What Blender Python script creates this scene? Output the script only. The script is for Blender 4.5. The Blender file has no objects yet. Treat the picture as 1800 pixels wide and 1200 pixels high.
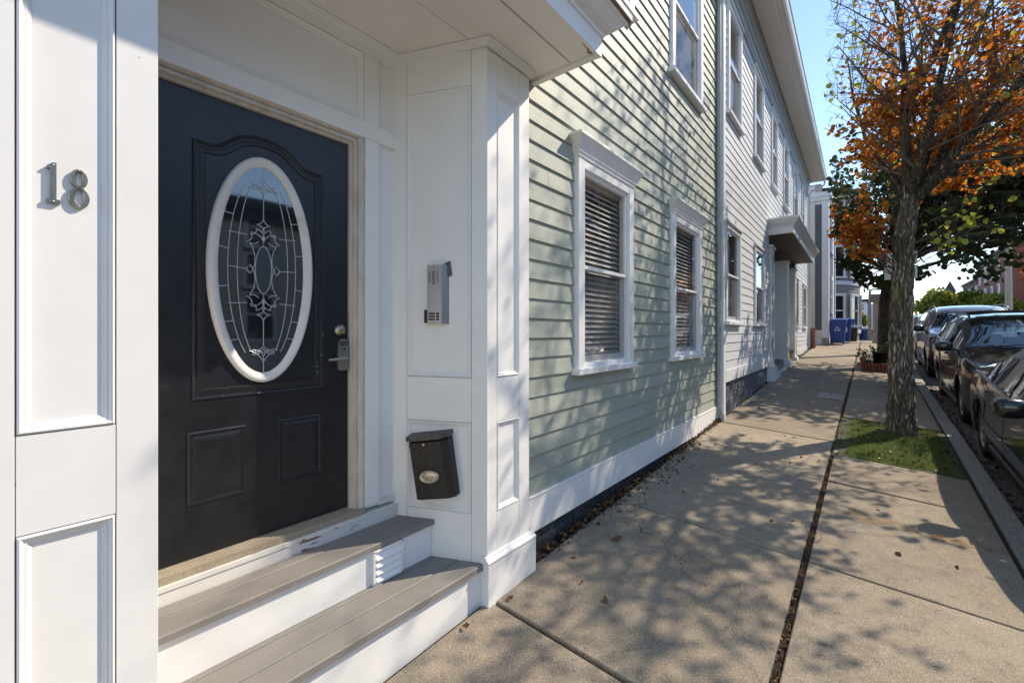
import bpy, math, random
import numpy as np
from mathutils import Vector, Matrix, noise as mn
R = math.radians
random.seed(7)
rng = np.random.default_rng(7)
sc = bpy.context.scene
COL = sc.collection

# ---------------------------------------------------------------- camera, light
cam = bpy.data.cameras.new("camera")
camo = bpy.data.objects.new("camera", cam)
COL.objects.link(camo)
sc.camera = camo
YAW = math.atan(630 / 765)                 # the street runs to the right of the view axis
camo.location = (0, 0, 1.55)
camo.rotation_euler = (math.pi / 2, 0, YAW)
cam.sensor_width = 36
cam.lens = 36 * 765 / 1800
cam.shift_y = -17 / 1800
cam.clip_start, cam.clip_end = 0.05, 2000

SUN_AZ, SUN_EL = R(31), R(42.5)
world = bpy.data.worlds.new("World")
sc.world = world
world.use_nodes = True
wn = world.node_tree
sky = wn.nodes.new('ShaderNodeTexSky')
sky.sky_type = 'NISHITA'
sky.sun_disc = False
sky.sun_elevation = SUN_EL
sky.sun_rotation = SUN_AZ
sky.altitude = 0
sky.air_density = 1.0
sky.dust_density = 0.0
sky.ozone_density = 5.5
wn.links.new(sky.outputs[0], wn.nodes['Background'].inputs[0])
wn.nodes['Background'].inputs[1].default_value = 0.128
sun = bpy.data.lights.new("sun", 'SUN')
sun.energy = 2.15
sun.angle = R(0.53)
sun.color = (1.0, 0.975, 0.94)
suno = bpy.data.objects.new("sun", sun)
COL.objects.link(suno)
sd = Vector((math.sin(SUN_AZ) * math.cos(SUN_EL), math.cos(SUN_AZ) * math.cos(SUN_EL), math.sin(SUN_EL)))
suno.rotation_euler = sd.to_track_quat('Z', 'Y').to_euler()
suno.location = (6, 10, 12)
sc.view_settings.view_transform = 'Standard'
sc.view_settings.look = 'None'
sc.view_settings.exposure = 1.33
sc.view_settings.use_white_balance = True
sc.view_settings.white_balance_temperature = 8000
sc.view_settings.gamma = 1
sc.view_settings.use_curve_mapping = False

# ---------------------------------------------------------------- helpers
class MB:
    def __init__(s):
        s.v, s.f, s.sm = [], [], []
    def add(s, vs, fs, smooth=False):
        b = len(s.v)
        s.v.extend([tuple(v) for v in vs])
        for f in fs:
            s.f.append(tuple(b + i for i in f)); s.sm.append(smooth)
        return s
    def box(s, x0, x1, y0, y1, z0, z1):
        vs = [(x0,y0,z0),(x1,y0,z0),(x1,y1,z0),(x0,y1,z0),(x0,y0,z1),(x1,y0,z1),(x1,y1,z1),(x0,y1,z1)]
        return s.add(vs, [(3,2,1,0),(4,5,6,7),(0,1,5,4),(1,2,6,5),(2,3,7,6),(3,0,4,7)])
    def hexa(s, vs):
        return s.add(vs, [(3,2,1,0),(4,5,6,7),(0,1,5,4),(1,2,6,5),(2,3,7,6),(3,0,4,7)])
    def bbox(s, x0, x1, y0, y1, z0, z1, b=0.003):
        """box with a chamfer on every edge"""
        c = [(x0,x1),(y0,y1),(z0,z1)]
        vs, idx = [], {}
        for ix in (0,1):
            for iy in (0,1):
                for iz in (0,1):
                    p = [c[0][ix], c[1][iy], c[2][iz]]
                    sg = [1 if ix == 0 else -1, 1 if iy == 0 else -1, 1 if iz == 0 else -1]
                    for a in range(3):
                        q = list(p)
                        for k in range(3):
                            if k != a: q[k] += sg[k]*b
                        idx[(ix,iy,iz,a)] = len(vs); vs.append(q)
        fs = []
        for a in range(3):
            o1, o2 = (a+1)%3, (a+2)%3
            for side in (0,1):
                q = []
                for (i,j) in ((0,0),(1,0),(1,1),(0,1)):
                    t = [0,0,0]; t[a]=side; t[o1]=i; t[o2]=j
                    q.append(idx[(*t,a)])
                fs.append(tuple(q if side else q[::-1]))
            for i in (0,1):
                for j in (0,1):
                    t0=[0,0,0]; t0[o1]=i; t0[o2]=j; t1=list(t0); t1[a]=1
                    q=[idx[(*t0,o1)],idx[(*t1,o1)],idx[(*t1,o2)],idx[(*t0,o2)]]
                    fs.append(tuple(q if (i^j) else q[::-1]))
        for ix in (0,1):
            for iy in (0,1):
                for iz in (0,1):
                    q=[idx[(ix,iy,iz,k)] for k in range(3)]
                    fs.append(tuple(q if (ix^iy^iz) else q[::-1]))
        return s.add(vs, fs)
    def tube(s, pts, rad, n=8, cap=True, smooth=True):
        pts = [Vector(p) for p in pts]
        if not hasattr(rad, '__len__'): rad = [rad]*len(pts)
        rings, prev = [], None
        for i, p in enumerate(pts):
            t = (pts[min(i+1,len(pts)-1)] - pts[max(i-1,0)])
            t = t.normalized() if t.length > 1e-9 else Vector((0,0,1))
            if prev is None:
                a = Vector((1,0,0)) if abs(t.x) < .8 else Vector((0,1,0))
                u = t.cross(a).normalized()
            else:
                u = (prev - t*prev.dot(t))
                u = u.normalized() if u.length > 1e-6 else t.orthogonal().normalized()
            prev = u
            w = t.cross(u)
            rings.append([p + (u*math.cos(2*math.pi*k/n) + w*math.sin(2*math.pi*k/n))*rad[i] for k in range(n)])
        vs = [v for r in rings for v in r]
        fs = []
        for i in range(len(pts)-1):
            for k in range(n):
                fs.append((i*n+k, i*n+(k+1)%n, (i+1)*n+(k+1)%n, (i+1)*n+k))
        s.add(vs, fs, smooth)
        if cap:
            s.add(rings[0], [tuple(range(n))[::-1]]); s.add(rings[-1], [tuple(range(n))])
        return s
    def lathe(s, prof, O=(0,0,0), axis='z', n=24, smooth=True, sx=1, sy=1):
        """prof: (radius, height) pairs"""
        vs, fs = [], []
        O = Vector(O)
        for (r, h) in prof:
            for k in range(n):
                a = 2*math.pi*k/n
                c, d = r*math.cos(a)*sx, r*math.sin(a)*sy
                p = {'z':(c,d,h),'x':(h,c,d),'y':(d,h,c)}[axis]
                vs.append(O+Vector(p))
        for i in range(len(prof)-1):
            for k in range(n):
                fs.append((i*n+k, i*n+(k+1)%n, (i+1)*n+(k+1)%n, (i+1)*n+k))
        return s.add(vs, fs, smooth)
    def prism(s, poly, f, d0, d1, smooth=False):
        """polygon of 2D points, f(u,v,d) -> 3D; extruded from d0 to d1"""
        n = len(poly)
        vs = [f(u,v,d0) for u,v in poly] + [f(u,v,d1) for u,v in poly]
        fs = [tuple(range(n))[::-1], tuple(range(n,2*n))]
        s.add(vs, fs)
        s.add(vs, [(i,(i+1)%n,n+(i+1)%n,n+i) for i in range(n)], smooth)
        return s
    def strip(s, prof, f, t0, t1):
        """open profile of (a,b), f(a,b,t), extruded along t"""
        n = len(prof)
        vs = [f(a,b,t0) for a,b in prof]+[f(a,b,t1) for a,b in prof]
        return s.add(vs, [(i,i+1,n+i+1,n+i) for i in range(n-1)])

def mesh_of(name, mb):
    me = bpy.data.meshes.new(name)
    me.from_pydata(mb.v, [], mb.f)
    if any(mb.sm):
        me.polygons.foreach_set('use_smooth', mb.sm)
    me.update()
    return me
def root_loc(o):
    while o.parent: o = o.parent
    return o
def link(name, me, mat, parent=None):
    o = bpy.data.objects.new(name, me)
    COL.objects.link(o)
    if mat is not None and me is not None and not me.materials: me.materials.append(mat)
    if parent: o.parent = parent
    return o
def obj(name, mb, mat, parent=None, local=False):
    """one mesh object; vertices are in world space unless local"""
    if parent is not None and not local:
        L = root_loc(parent).location
        mb.v = [(x-L.x, y-L.y, z-L.z) for x,y,z in mb.v]
    return link(name, mesh_of(name, mb), mat, parent)
def tag(o, label, cat, group=None, kind=None):
    o['label'] = label; o['category'] = cat
    if group: o['group'] = group
    if kind: o['kind'] = kind
    return o
def thing(name, label, cat, loc=(0,0,0), rz=0, group=None):
    o = bpy.data.objects.new(name, None); COL.objects.link(o)
    o.location = loc; o.rotation_euler = (0,0,rz); o.empty_display_size = .2
    return tag(o, label, cat, group)
def single(name, mb, mat, loc, label, cat, group=None, kind=None):
    mb.v = [(x-loc[0], y-loc[1], z-loc[2]) for x,y,z in mb.v]
    o = link(name, mesh_of(name, mb), mat); o.location = loc
    return tag(o, label, cat, group, kind)
def structure(name, mb, mat):
    o = link(name, mesh_of(name, mb), mat); o['kind'] = 'structure'; return o
def fast_mesh(name, V, F, smooth=False):
    """V (n,3), F (m,k) numpy"""
    me = bpy.data.meshes.new(name)
    V = np.asarray(V, dtype=np.float32); F = np.asarray(F, dtype=np.int32)
    me.vertices.add(len(V)); me.vertices.foreach_set('co', V.ravel())
    me.loops.add(F.size); me.loops.foreach_set('vertex_index', F.ravel())
    me.polygons.add(len(F)); me.polygons.foreach_set('loop_start', np.arange(len(F), dtype=np.int32)*F.shape[1])
    if smooth: me.polygons.foreach_set('use_smooth', np.ones(len(F), dtype=bool))
    me.update(calc_edges=True); me.validate()
    return me

# ---------------------------------------------------------------- materials
def nodes_of(name):
    m = bpy.data.materials.new(name); m.use_nodes = True
    nt = m.node_tree
    return m, nt, nt.nodes['Principled BSDF']
def N(nt, t, **kw):
    n = nt.nodes.new('ShaderNode'+t)
    for k, v in kw.items():
        if k.startswith('i_'):
            key = k[2:]
            n.inputs[int(key) if key.isdigit() else key.replace('_',' ')].default_value = v
        else: setattr(n, k, v)
    return n
def rgba(c): return (c[0], c[1], c[2], 1)
def surf(name, col, rough=.6, scale=(8,8,8), nscale=1.0, amt=.12, bump=0, bscale=None, bdist=.002, metal=0, var=0,
         col2=None, spec=.5, nails=0, dirt=None, dirt_col=(.1,.08,.06), dirt_scale=3, coat=0, world=True):
    """base colour with soft noise, optional bump, per-object variation and dirt blotches"""
    m, nt, p = nodes_of(name)
    L = nt.links.new
    geo = N(nt,'NewGeometry') if world else N(nt,'TexCoord')
    src = geo.outputs['Position'] if world else geo.outputs['Object']
    mp = N(nt,'Mapping'); mp.inputs['Scale'].default_value = scale
    L(src, mp.inputs['Vector'])
    nz = N(nt,'TexNoise', i_Scale=nscale, i_Detail=6.0, i_Roughness=.62)
    L(mp.outputs[0], nz.inputs['Vector'])
    mix = N(nt,'Mix', data_type='RGBA')
    c2 = col2 or tuple(c*(1-amt*2) for c in col)
    mix.inputs['A'].default_value = rgba(c2); mix.inputs['B'].default_value = rgba(tuple(min(1,c*(1+amt*.6)) for c in col))
    ramp = N(nt,'MapRange'); ramp.inputs['From Min'].default_value=.3; ramp.inputs['From Max'].default_value=.66
    L(nz.outputs['Fac'], ramp.inputs['Value']); L(ramp.outputs[0], mix.inputs['Factor'])
    out = mix.outputs['Result']
    if var:
        oi = N(nt,'ObjectInfo')
        hs = N(nt,'HueSaturation')
        mr = N(nt,'MapRange'); mr.inputs['To Min'].default_value=1-var; mr.inputs['To Max'].default_value=1+var
        L(oi.outputs['Random'], mr.inputs['Value']); L(mr.outputs[0], hs.inputs['Value']); L(out, hs.inputs['Color']); out = hs.outputs['Color']
    if dirt:
        dn = N(nt,'TexNoise', i_Scale=dirt_scale, i_Detail=8.0, i_Roughness=.7)
        L(src, dn.inputs['Vector'])
        dr = N(nt,'MapRange'); dr.inputs['From Min'].default_value=1-dirt-.12; dr.inputs['From Max'].default_value=1-dirt+.12
        L(dn.outputs['Fac'], dr.inputs['Value'])
        dm = N(nt,'Mix', data_type='RGBA'); L(dr.outputs[0], dm.inputs['Factor']); L(out, dm.inputs['A']); dm.inputs['B'].default_value = rgba(dirt_col)
        out = dm.outputs['Result']
    if nails:
        vo = N(nt,'TexVoronoi', i_Scale=nails); L(src, vo.inputs['Vector'])
        lt = N(nt,'Math', operation='LESS_THAN'); lt.inputs[1].default_value = .0022*nails; L(vo.outputs['Distance'], lt.inputs[0])
        ng = N(nt,'Math', operation='GREATER_THAN'); ng.inputs[1].default_value = .5; sp_ = N(nt,'SeparateColor'); L(vo.outputs['Color'], sp_.inputs[0]); L(sp_.outputs[0], ng.inputs[0])
        mu_ = N(nt,'Math', operation='MULTIPLY'); L(lt.outputs[0], mu_.inputs[0]); L(ng.outputs[0], mu_.inputs[1])
        nm = N(nt,'Mix', data_type='RGBA'); L(mu_.outputs[0], nm.inputs['Factor']); L(out, nm.inputs['A']); nm.inputs['B'].default_value = (.30,.28,.26,1); out = nm.outputs['Result']
    L(out, p.inputs['Base Color'])
    p.inputs['Roughness'].default_value = rough; p.inputs['Metallic'].default_value = metal
    p.inputs['Specular IOR Level'].default_value = spec
    if coat: p.inputs['Coat Weight'].default_value = coat; p.inputs['Coat Roughness'].default_value=.03
    if bump:
        bn = N(nt,'TexNoise', i_Scale=1.0, i_Detail=5.0, i_Roughness=.6)
        mp2 = N(nt,'Mapping'); mp2.inputs['Scale'].default_value = bscale or scale
        L(src, mp2.inputs['Vector']); L(mp2.outputs[0], bn.inputs['Vector'])
        b = N(nt,'Bump', i_Strength=bump, i_Distance=bdist)
        L(bn.outputs['Fac'], b.inputs['Height']); L(b.outputs[0], p.inputs['Normal'])
    return m

def glass(name, tint=(.9,.93,.95), refl=1.0, rough=.0, ior=1.5, wavy=0):
    m = bpy.data.materials.new(name); m.use_nodes = True; nt = m.node_tree; L = nt.links.new
    nt.nodes.remove(nt.nodes['Principled BSDF'])
    tr = N(nt,'BsdfTransparent'); tr.inputs[0].default_value = rgba(tint)
    gl = N(nt,'BsdfGlossy'); gl.inputs['Roughness'].default_value = rough; gl.inputs[0].default_value=(.95,.97,1,1)
    lw = N(nt,'LayerWeight'); lw.inputs['Blend'].default_value = .5
    pw = N(nt,'Math', operation='POWER'); pw.inputs[1].default_value = 4.0; L(lw.outputs['Facing'], pw.inputs[0])
    mu = N(nt,'Math', operation='MULTIPLY_ADD', use_clamp=True); mu.inputs[1].default_value = .92; mu.inputs[2].default_value = .06*refl
    L(pw.outputs[0], mu.inputs[0])
    mx = N(nt,'MixShader'); L(mu.outputs[0], mx.inputs[0]); L(tr.outputs[0], mx.inputs[1]); L(gl.outputs[0], mx.inputs[2])
    if wavy:
        g = N(nt,'NewGeometry'); nz = N(nt,'TexNoise', i_Scale=2.2, i_Detail=1.0)
        L(g.outputs['Position'], nz.inputs['Vector'])
        b = N(nt,'Bump', i_Strength=wavy, i_Distance=.02); L(nz.outputs[0], b.inputs['Height'])
        L(b.outputs[0], gl.inputs['Normal'])
    L(mx.outputs[0], nt.nodes['Material Output'].inputs[0])
    return m

def screen_mat():
    m = bpy.data.materials.new('insect_screen'); m.use_nodes = True; nt = m.node_tree; L = nt.links.new
    p = nt.nodes['Principled BSDF']; p.inputs['Base Color'].default_value = (.10,.10,.105,1); p.inputs['Roughness'].default_value = .7; p.inputs['Specular IOR Level'].default_value = .2
    tr = N(nt,'BsdfTransparent'); mx = N(nt,'MixShader'); mx.inputs[0].default_value = .34
    L(tr.outputs[0], mx.inputs[1]); L(p.outputs[0], mx.inputs[2]); L(mx.outputs[0], nt.nodes['Material Output'].inputs[0])
    return m
def leafmat(name, cols, trans=.45, rough=.5):
    m, nt, p = nodes_of(name); L = nt.links.new
    g = N(nt,'NewGeometry')
    cr = N(nt,'ValToRGB'); e = cr.color_ramp.elements
    e[0].position = cols[0][0]; e[0].color = rgba(cols[0][1]); e[1].position = cols[-1][0]; e[1].color = rgba(cols[-1][1])
    for pos, c in cols[1:-1]:
        x = e.new(pos); x.color = rgba(c)
    L(g.outputs['Random Per Island'], cr.inputs[0])
    L(cr.outputs[0], p.inputs['Base Color']); p.inputs['Roughness'].default_value = rough
    p.inputs['Specular IOR Level'].default_value=.3
    t = N(nt,'BsdfTranslucent'); L(cr.outputs[0], t.inputs[0])
    mx = N(nt,'MixShader'); mx.inputs[0].default_value = trans
    L(p.outputs[0], mx.inputs[1]); L(t.outputs[0], mx.inputs[2])
    L(mx.outputs[0], nt.nodes['Material Output'].inputs[0])
    return m

M = {}
M['white'] = surf('white_paint', (.85,.835,.81), .45, (1,1,1), 5, .02, bump=.12, bscale=(14,14,90), bdist=.001, dirt=.16, dirt_col=(.73,.70,.65), dirt_scale=2.3, nails=8.0)
M['white_rough'] = surf('white_worn_paint', (.74,.73,.70), .55, (2,2,2), 6, .04, bump=.15, bscale=(20,60,20), dirt=.3, dirt_col=(.50,.46,.40), dirt_scale=5)
M['soffit'] = surf('soffit_paint', (.86,.82,.765), .55, (1,1,1), 3, .03, dirt=.2, dirt_col=(.78,.71,.63), dirt_scale=2.2, bump=.1, bscale=(40,3,40))
M['beige'] = surf('beige_jamb', (.62,.56,.48), .5, (6,6,2), 4, .1, dirt=.3, dirt_col=(.42,.36,.28), dirt_scale=6)
M['sage'] = surf('sage_siding', (.388,.414,.348), .62, (3,.6,14), 3, .05, bump=.55, bscale=(30,3.2,120), bdist=.0025, var=.07, dirt=.2, dirt_col=(.335,.36,.30), dirt_scale=1.4)
M['gray_siding'] = surf('grey_siding', (.60,.625,.65), .6, (3,.6,14), 3, .05, bump=.35, bscale=(30,3,120), bdist=.002, var=.035, dirt=.2, dirt_col=(.53,.555,.575), dirt_scale=1.2)
M['gray_trim'] = surf('grey_white_trim', (.72,.725,.735), .5, (2,2,2), 4, .03, dirt=.2, dirt_col=(.56,.55,.53), dirt_scale=2)
M['frieze_dark'] = surf('grey_frieze_shaded', (.26,.27,.285), .55, (2,2,2), 4, .04)  # grey darkened so the frieze carries the eave's shade in its colour
M['soffit_gray'] = surf('cream_soffit', (.70,.66,.60), .6, (2,2,2), 3, .04)
M['dark_found'] = surf('charcoal_foundation', (.045,.05,.058), .7, (6,6,6), 2, .3, bump=.6, bscale=(25,25,25), bdist=.01, dirt=.36, dirt_col=(.16,.16,.16), dirt_scale=4)
M['gray_brick'] = surf('grey_painted_brick', (.15,.16,.18), .65, (9,9,9), 2, .25, bump=.5, bscale=(50,50,50), bdist=.004, var=.18)
M['door'] = surf('black_door_paint', (.012,.0135,.018), .36, (3,3,3), 3, .25, bump=.1, bscale=(60,60,60), bdist=.0008)
M['nickel'] = surf('brushed_nickel', (.40,.37,.32), .34, (80,80,6), 2, .12, metal=1)
M['alu'] = surf('brushed_aluminium', (.40,.40,.42), .42, (120,120,4), 2, .08, metal=.85)
M['steel_dark'] = surf('dark_steel', (.10,.10,.11), .4, (40,40,40), 2, .2, metal=.7)
M['lead'] = surf('lead_came', (.62,.63,.64), .3, (40,40,40), 2, .1, metal=.9)
M['mailbox'] = surf('bronze_black_metal', (.035,.031,.027), .48, (30,30,30), 1.5, .25, bump=.25, bscale=(140,140,140), bdist=.001, metal=.35, dirt=.28, dirt_col=(.075,.066,.058), dirt_scale=9)
M['brass'] = surf('antique_gold', (.60,.55,.44), .38, (50,50,50), 2, .2, metal=.9)
M['black'] = surf('black_plastic', (.012,.012,.013), .45, (20,20,20), 2, .2)
M['rubber'] = surf('tyre_rubber', (.018,.018,.018), .75, (60,60,60), 2, .2)
M['tread'] = surf('grey_composite_tread', (.235,.215,.195), .62, (50,20,50), 3, .06, bump=.3, bscale=(220,14,220), bdist=.0015, dirt=.2, dirt_col=(.195,.178,.16), dirt_scale=5, var=.05)
M['sill_sand'] = surf('sandy_sill', (.36,.30,.22), .75, (60,60,60), 2, .15, bump=.3, bscale=(200,200,200))
M['asphalt'] = surf('asphalt', (.19,.178,.165), .85, (60,60,60), 1, .3, bump=.6, bscale=(120,120,120), bdist=.006, dirt=.3, dirt_col=(.12,.11,.10), dirt_scale=.8)
M['granite'] = surf('granite_kerb', (.30,.285,.26), .75, (50,50,50), 1, .25, bump=.5, bscale=(60,60,60), bdist=.004, dirt=.3, dirt_col=(.2,.18,.155), dirt_scale=3, var=.08)
M['soil'] = surf('joint_soil', (.05,.036,.025), .95, (60,60,60), 1, .4, bump=.8, bscale=(80,80,80), bdist=.01)
def bark_mat(name, base, moss):
    m, nt, p = nodes_of(name); L = nt.links.new
    g = N(nt,'NewGeometry')
    mp = N(nt,'Mapping'); mp.inputs['Scale'].default_value=(30,30,5.5); L(g.outputs['Position'], mp.inputs[0])
    v = N(nt,'TexNoise', i_Scale=1.0, i_Detail=5.0, i_Roughness=.6, i_Distortion=.6); L(mp.outputs[0], v.inputs['Vector'])
    sb = N(nt,'Math', operation='SUBTRACT'); sb.inputs[1].default_value=.5; L(v.outputs['Fac'], sb.inputs[0])
    ab = N(nt,'Math', operation='ABSOLUTE'); L(sb.outputs[0], ab.inputs[0])
    n = N(nt,'TexNoise', i_Scale=34.0, i_Detail=8.0, i_Roughness=.72); L(g.outputs['Position'], n.inputs['Vector'])
    r = N(nt,'MapRange'); L(ab.outputs[0], r.inputs['Value']); r.inputs['From Max'].default_value=.13
    h = N(nt,'Math', operation='MULTIPLY_ADD'); L(n.outputs['Fac'], h.inputs[0]); h.inputs[1].default_value=.55; L(r.outputs[0], h.inputs[2])
    cr = N(nt,'ValToRGB'); e = cr.color_ramp.elements
    e[0].position=.28; e[0].color=rgba(tuple(c*.26 for c in base)); e[1].position=1.35; e[1].color=rgba(tuple(c*1.25 for c in base))
    x = e.new(.62); x.color=rgba(tuple(c*.62 for c in base))
    hm = N(nt,'Math', operation='MULTIPLY'); hm.inputs[1].default_value=.75; L(h.outputs[0], hm.inputs[0]); L(hm.outputs[0], cr.inputs[0])
    mo = N(nt,'TexNoise', i_Scale=2.4, i_Detail=7.0, i_Roughness=.7); L(g.outputs['Position'], mo.inputs['Vector'])
    mr = N(nt,'MapRange'); mr.inputs['From Min'].default_value=.50; mr.inputs['From Max'].default_value=.66; mr.inputs['To Max'].default_value=.75; L(mo.outputs['Fac'], mr.inputs['Value'])
    mm = N(nt,'Math', operation='MULTIPLY', use_clamp=True); L(mr.outputs[0], mm.inputs[0]); L(h.outputs[0], mm.inputs[1])
    mx = N(nt,'Mix', data_type='RGBA'); L(mm.outputs[0], mx.inputs['Factor']); L(cr.outputs[0], mx.inputs['A']); mx.inputs['B'].default_value=rgba(moss)
    L(mx.outputs['Result'], p.inputs['Base Color']); p.inputs['Roughness'].default_value=.95; p.inputs['Specular IOR Level'].default_value=.2
    b = N(nt,'Bump', i_Strength=1.0, i_Distance=.03); L(h.outputs[0], b.inputs['Height']); L(b.outputs[0], p.inputs['Normal'])
    return m
M['bark'] = bark_mat('bark', (.56,.46,.345), (.46,.385,.14))
M['bark_limb'] = bark_mat('limb_bark', (.24,.195,.155), (.22,.18,.09))
M['bark_dark'] = surf('dark_bark', (.075,.06,.05), .9, (14,14,3), 1.6, .4, bump=1.0, bscale=(34,34,7), bdist=.02)
M['twig'] = surf('twig_bark', (.135,.108,.085), .85, (14,14,14), 2, .25)
M['dark_in'] = surf('dark_room', (.22,.21,.20), .9, (2,2,2), 2, .1)
M['blind'] = surf('blind_slats', (.62,.59,.53), .5, (2,2,2), 2, .05)
M['curtain'] = surf('grey_curtain', (.33,.33,.34), .8, (1,30,1), 1, .15)
M['screen'] = screen_mat()
M['pane'] = glass('window_glass', (.94,.95,.95), 1.5, .0, 1.5, .05)
M['car_glass'] = glass('tinted_car_glass', (.42,.47,.46), 1.7, .0, 1.5)
M['windscreen'] = glass('windscreen_glass', (.60,.68,.66), 1.7, .0, 1.5)
M['blue_bin'] = surf('blue_plastic', (.010,.06,.30), .42, (3,3,3), 3, .1)
M['blue_tub'] = surf('faded_blue_plastic', (.03,.13,.40), .5, (5,5,5), 3, .15)
M['concrete'] = surf('plain_concrete', (.33,.30,.26), .85, (6,6,6), 2, .15, bump=.3, bscale=(50,50,50))
M['red_brick'] = surf('red_brick', (.28,.085,.052), .8, (9,9,9), 2, .2, bump=.4, bscale=(50,50,50), bdist=.004, var=.2)
M['pole_wood'] = surf('weathered_pole_wood', (.30,.25,.20), .85, (20,20,2), 1.5, .25, bump=.5, bscale=(60,60,4), bdist=.006)
M['pole_metal'] = surf('beige_metal_pole', (.36,.31,.26), .6, (6,6,2), 2, .1)
M['sign_back'] = surf('sign_back_aluminium', (.62,.62,.60), .5, (4,4,4), 2, .08, metal=.1)
M['terracotta'] = surf('terracotta', (.30,.17,.10), .8, (12,12,12), 2, .2)
M['yellow_pot'] = surf('yellow_glaze', (.55,.34,.03), .4, (6,6,6), 2, .1)
M['wood_brown'] = surf('brown_stained_boards', (.10,.055,.04), .6, (4,30,4), 1, .3)
M['wood_raw'] = surf('bare_weathered_wood', (.30,.15,.07), .85, (30,5,30), 1, .35)
M['chrome'] = surf('chrome', (.75,.75,.75), .12, (2,2,2), 1, .02, metal=1)
M['rim'] = surf('alloy_rim', (.42,.40,.37), .35, (6,6,6), 2, .08, metal=.8)
M['far_white'] = surf('far_white_paint', (.70,.72,.76), .6, (1,1,1), 1, .05)
M['slate'] = surf('slate_blue_siding', (.105,.115,.135), .6, (1,1,10), 1, .08, var=.05)
M['far_gray'] = surf('taupe_shingle', (.30,.27,.255), .7, (2,2,9), 1, .15)
M['far_dark'] = surf('dark_roofing', (.06,.055,.055), .8, (2,2,2), 1, .15)
M['far_brick'] = surf('far_red_brick', (.24,.08,.06), .85, (3,3,14), 2, .25)
M['pale_tan'] = surf('pale_cream_clapboard', (.66,.60,.50), .7, (1,1,8), 2, .06)
M['pale_gray'] = surf('pale_warm_shingle', (.56,.52,.47), .7, (1,1,8), 2, .08)
M['tan'] = surf('tan_clapboard', (.34,.29,.23), .7, (1,1,8), 2, .12)
M['patch_brown'] = surf('old_adhesive', (.42,.26,.12), .7, (30,30,30), 2, .25)

def car_paint(name, col, flake=.0):
    m = surf(name, col, .3, (3,3,3), 2, .05, metal=.0, coat=1.0, spec=.3)
    return m
M['black_paint'] = car_paint('black_car_paint', (.006,.006,.007))
M['brown_paint'] = car_paint('brown_black_car_paint', (.022,.017,.013))
M['navy_paint'] = car_paint('dark_grey_car_paint', (.018,.02,.025))

def paint_chips(name, base, chip, amt, sc3=(140,60,60)):
    """dark paint with small pale chips"""
    m, nt, p = nodes_of(name); L = nt.links.new
    g = N(nt,'NewGeometry'); mp = N(nt,'Mapping'); mp.inputs['Scale'].default_value=sc3
    L(g.outputs['Position'], mp.inputs[0])
    n1 = N(nt,'TexNoise', i_Scale=1.0, i_Detail=3.0); L(mp.outputs[0], n1.inputs['Vector'])
    n2 = N(nt,'TexNoise', i_Scale=5.0, i_Detail=2.0); L(g.outputs['Position'], n2.inputs['Vector'])
    ad = N(nt,'Math', operation='ADD'); L(n1.outputs['Fac'], ad.inputs[0]); L(n2.outputs['Fac'], ad.inputs[1])
    gt = N(nt,'Math', operation='GREATER_THAN'); gt.inputs[1].default_value = amt; L(ad.outputs[0], gt.inputs[0])
    mx = N(nt,'Mix', data_type='RGBA'); mx.inputs['A'].default_value=rgba(base); mx.inputs['B'].default_value=rgba(chip)
    L(gt.outputs[0], mx.inputs['Factor']); L(mx.outputs['Result'], p.inputs['Base Color'])
    p.inputs['Roughness'].default_value=.34
    return m
M['door_chip'] = paint_chips('chipped_door_moulding', (.012,.0135,.018), (.5,.48,.44), 1.31)
M['sill_chip'] = paint_chips('chipped_white_sill', (.72,.70,.66), (.28,.15,.08), 1.22, (50,9,70))

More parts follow.
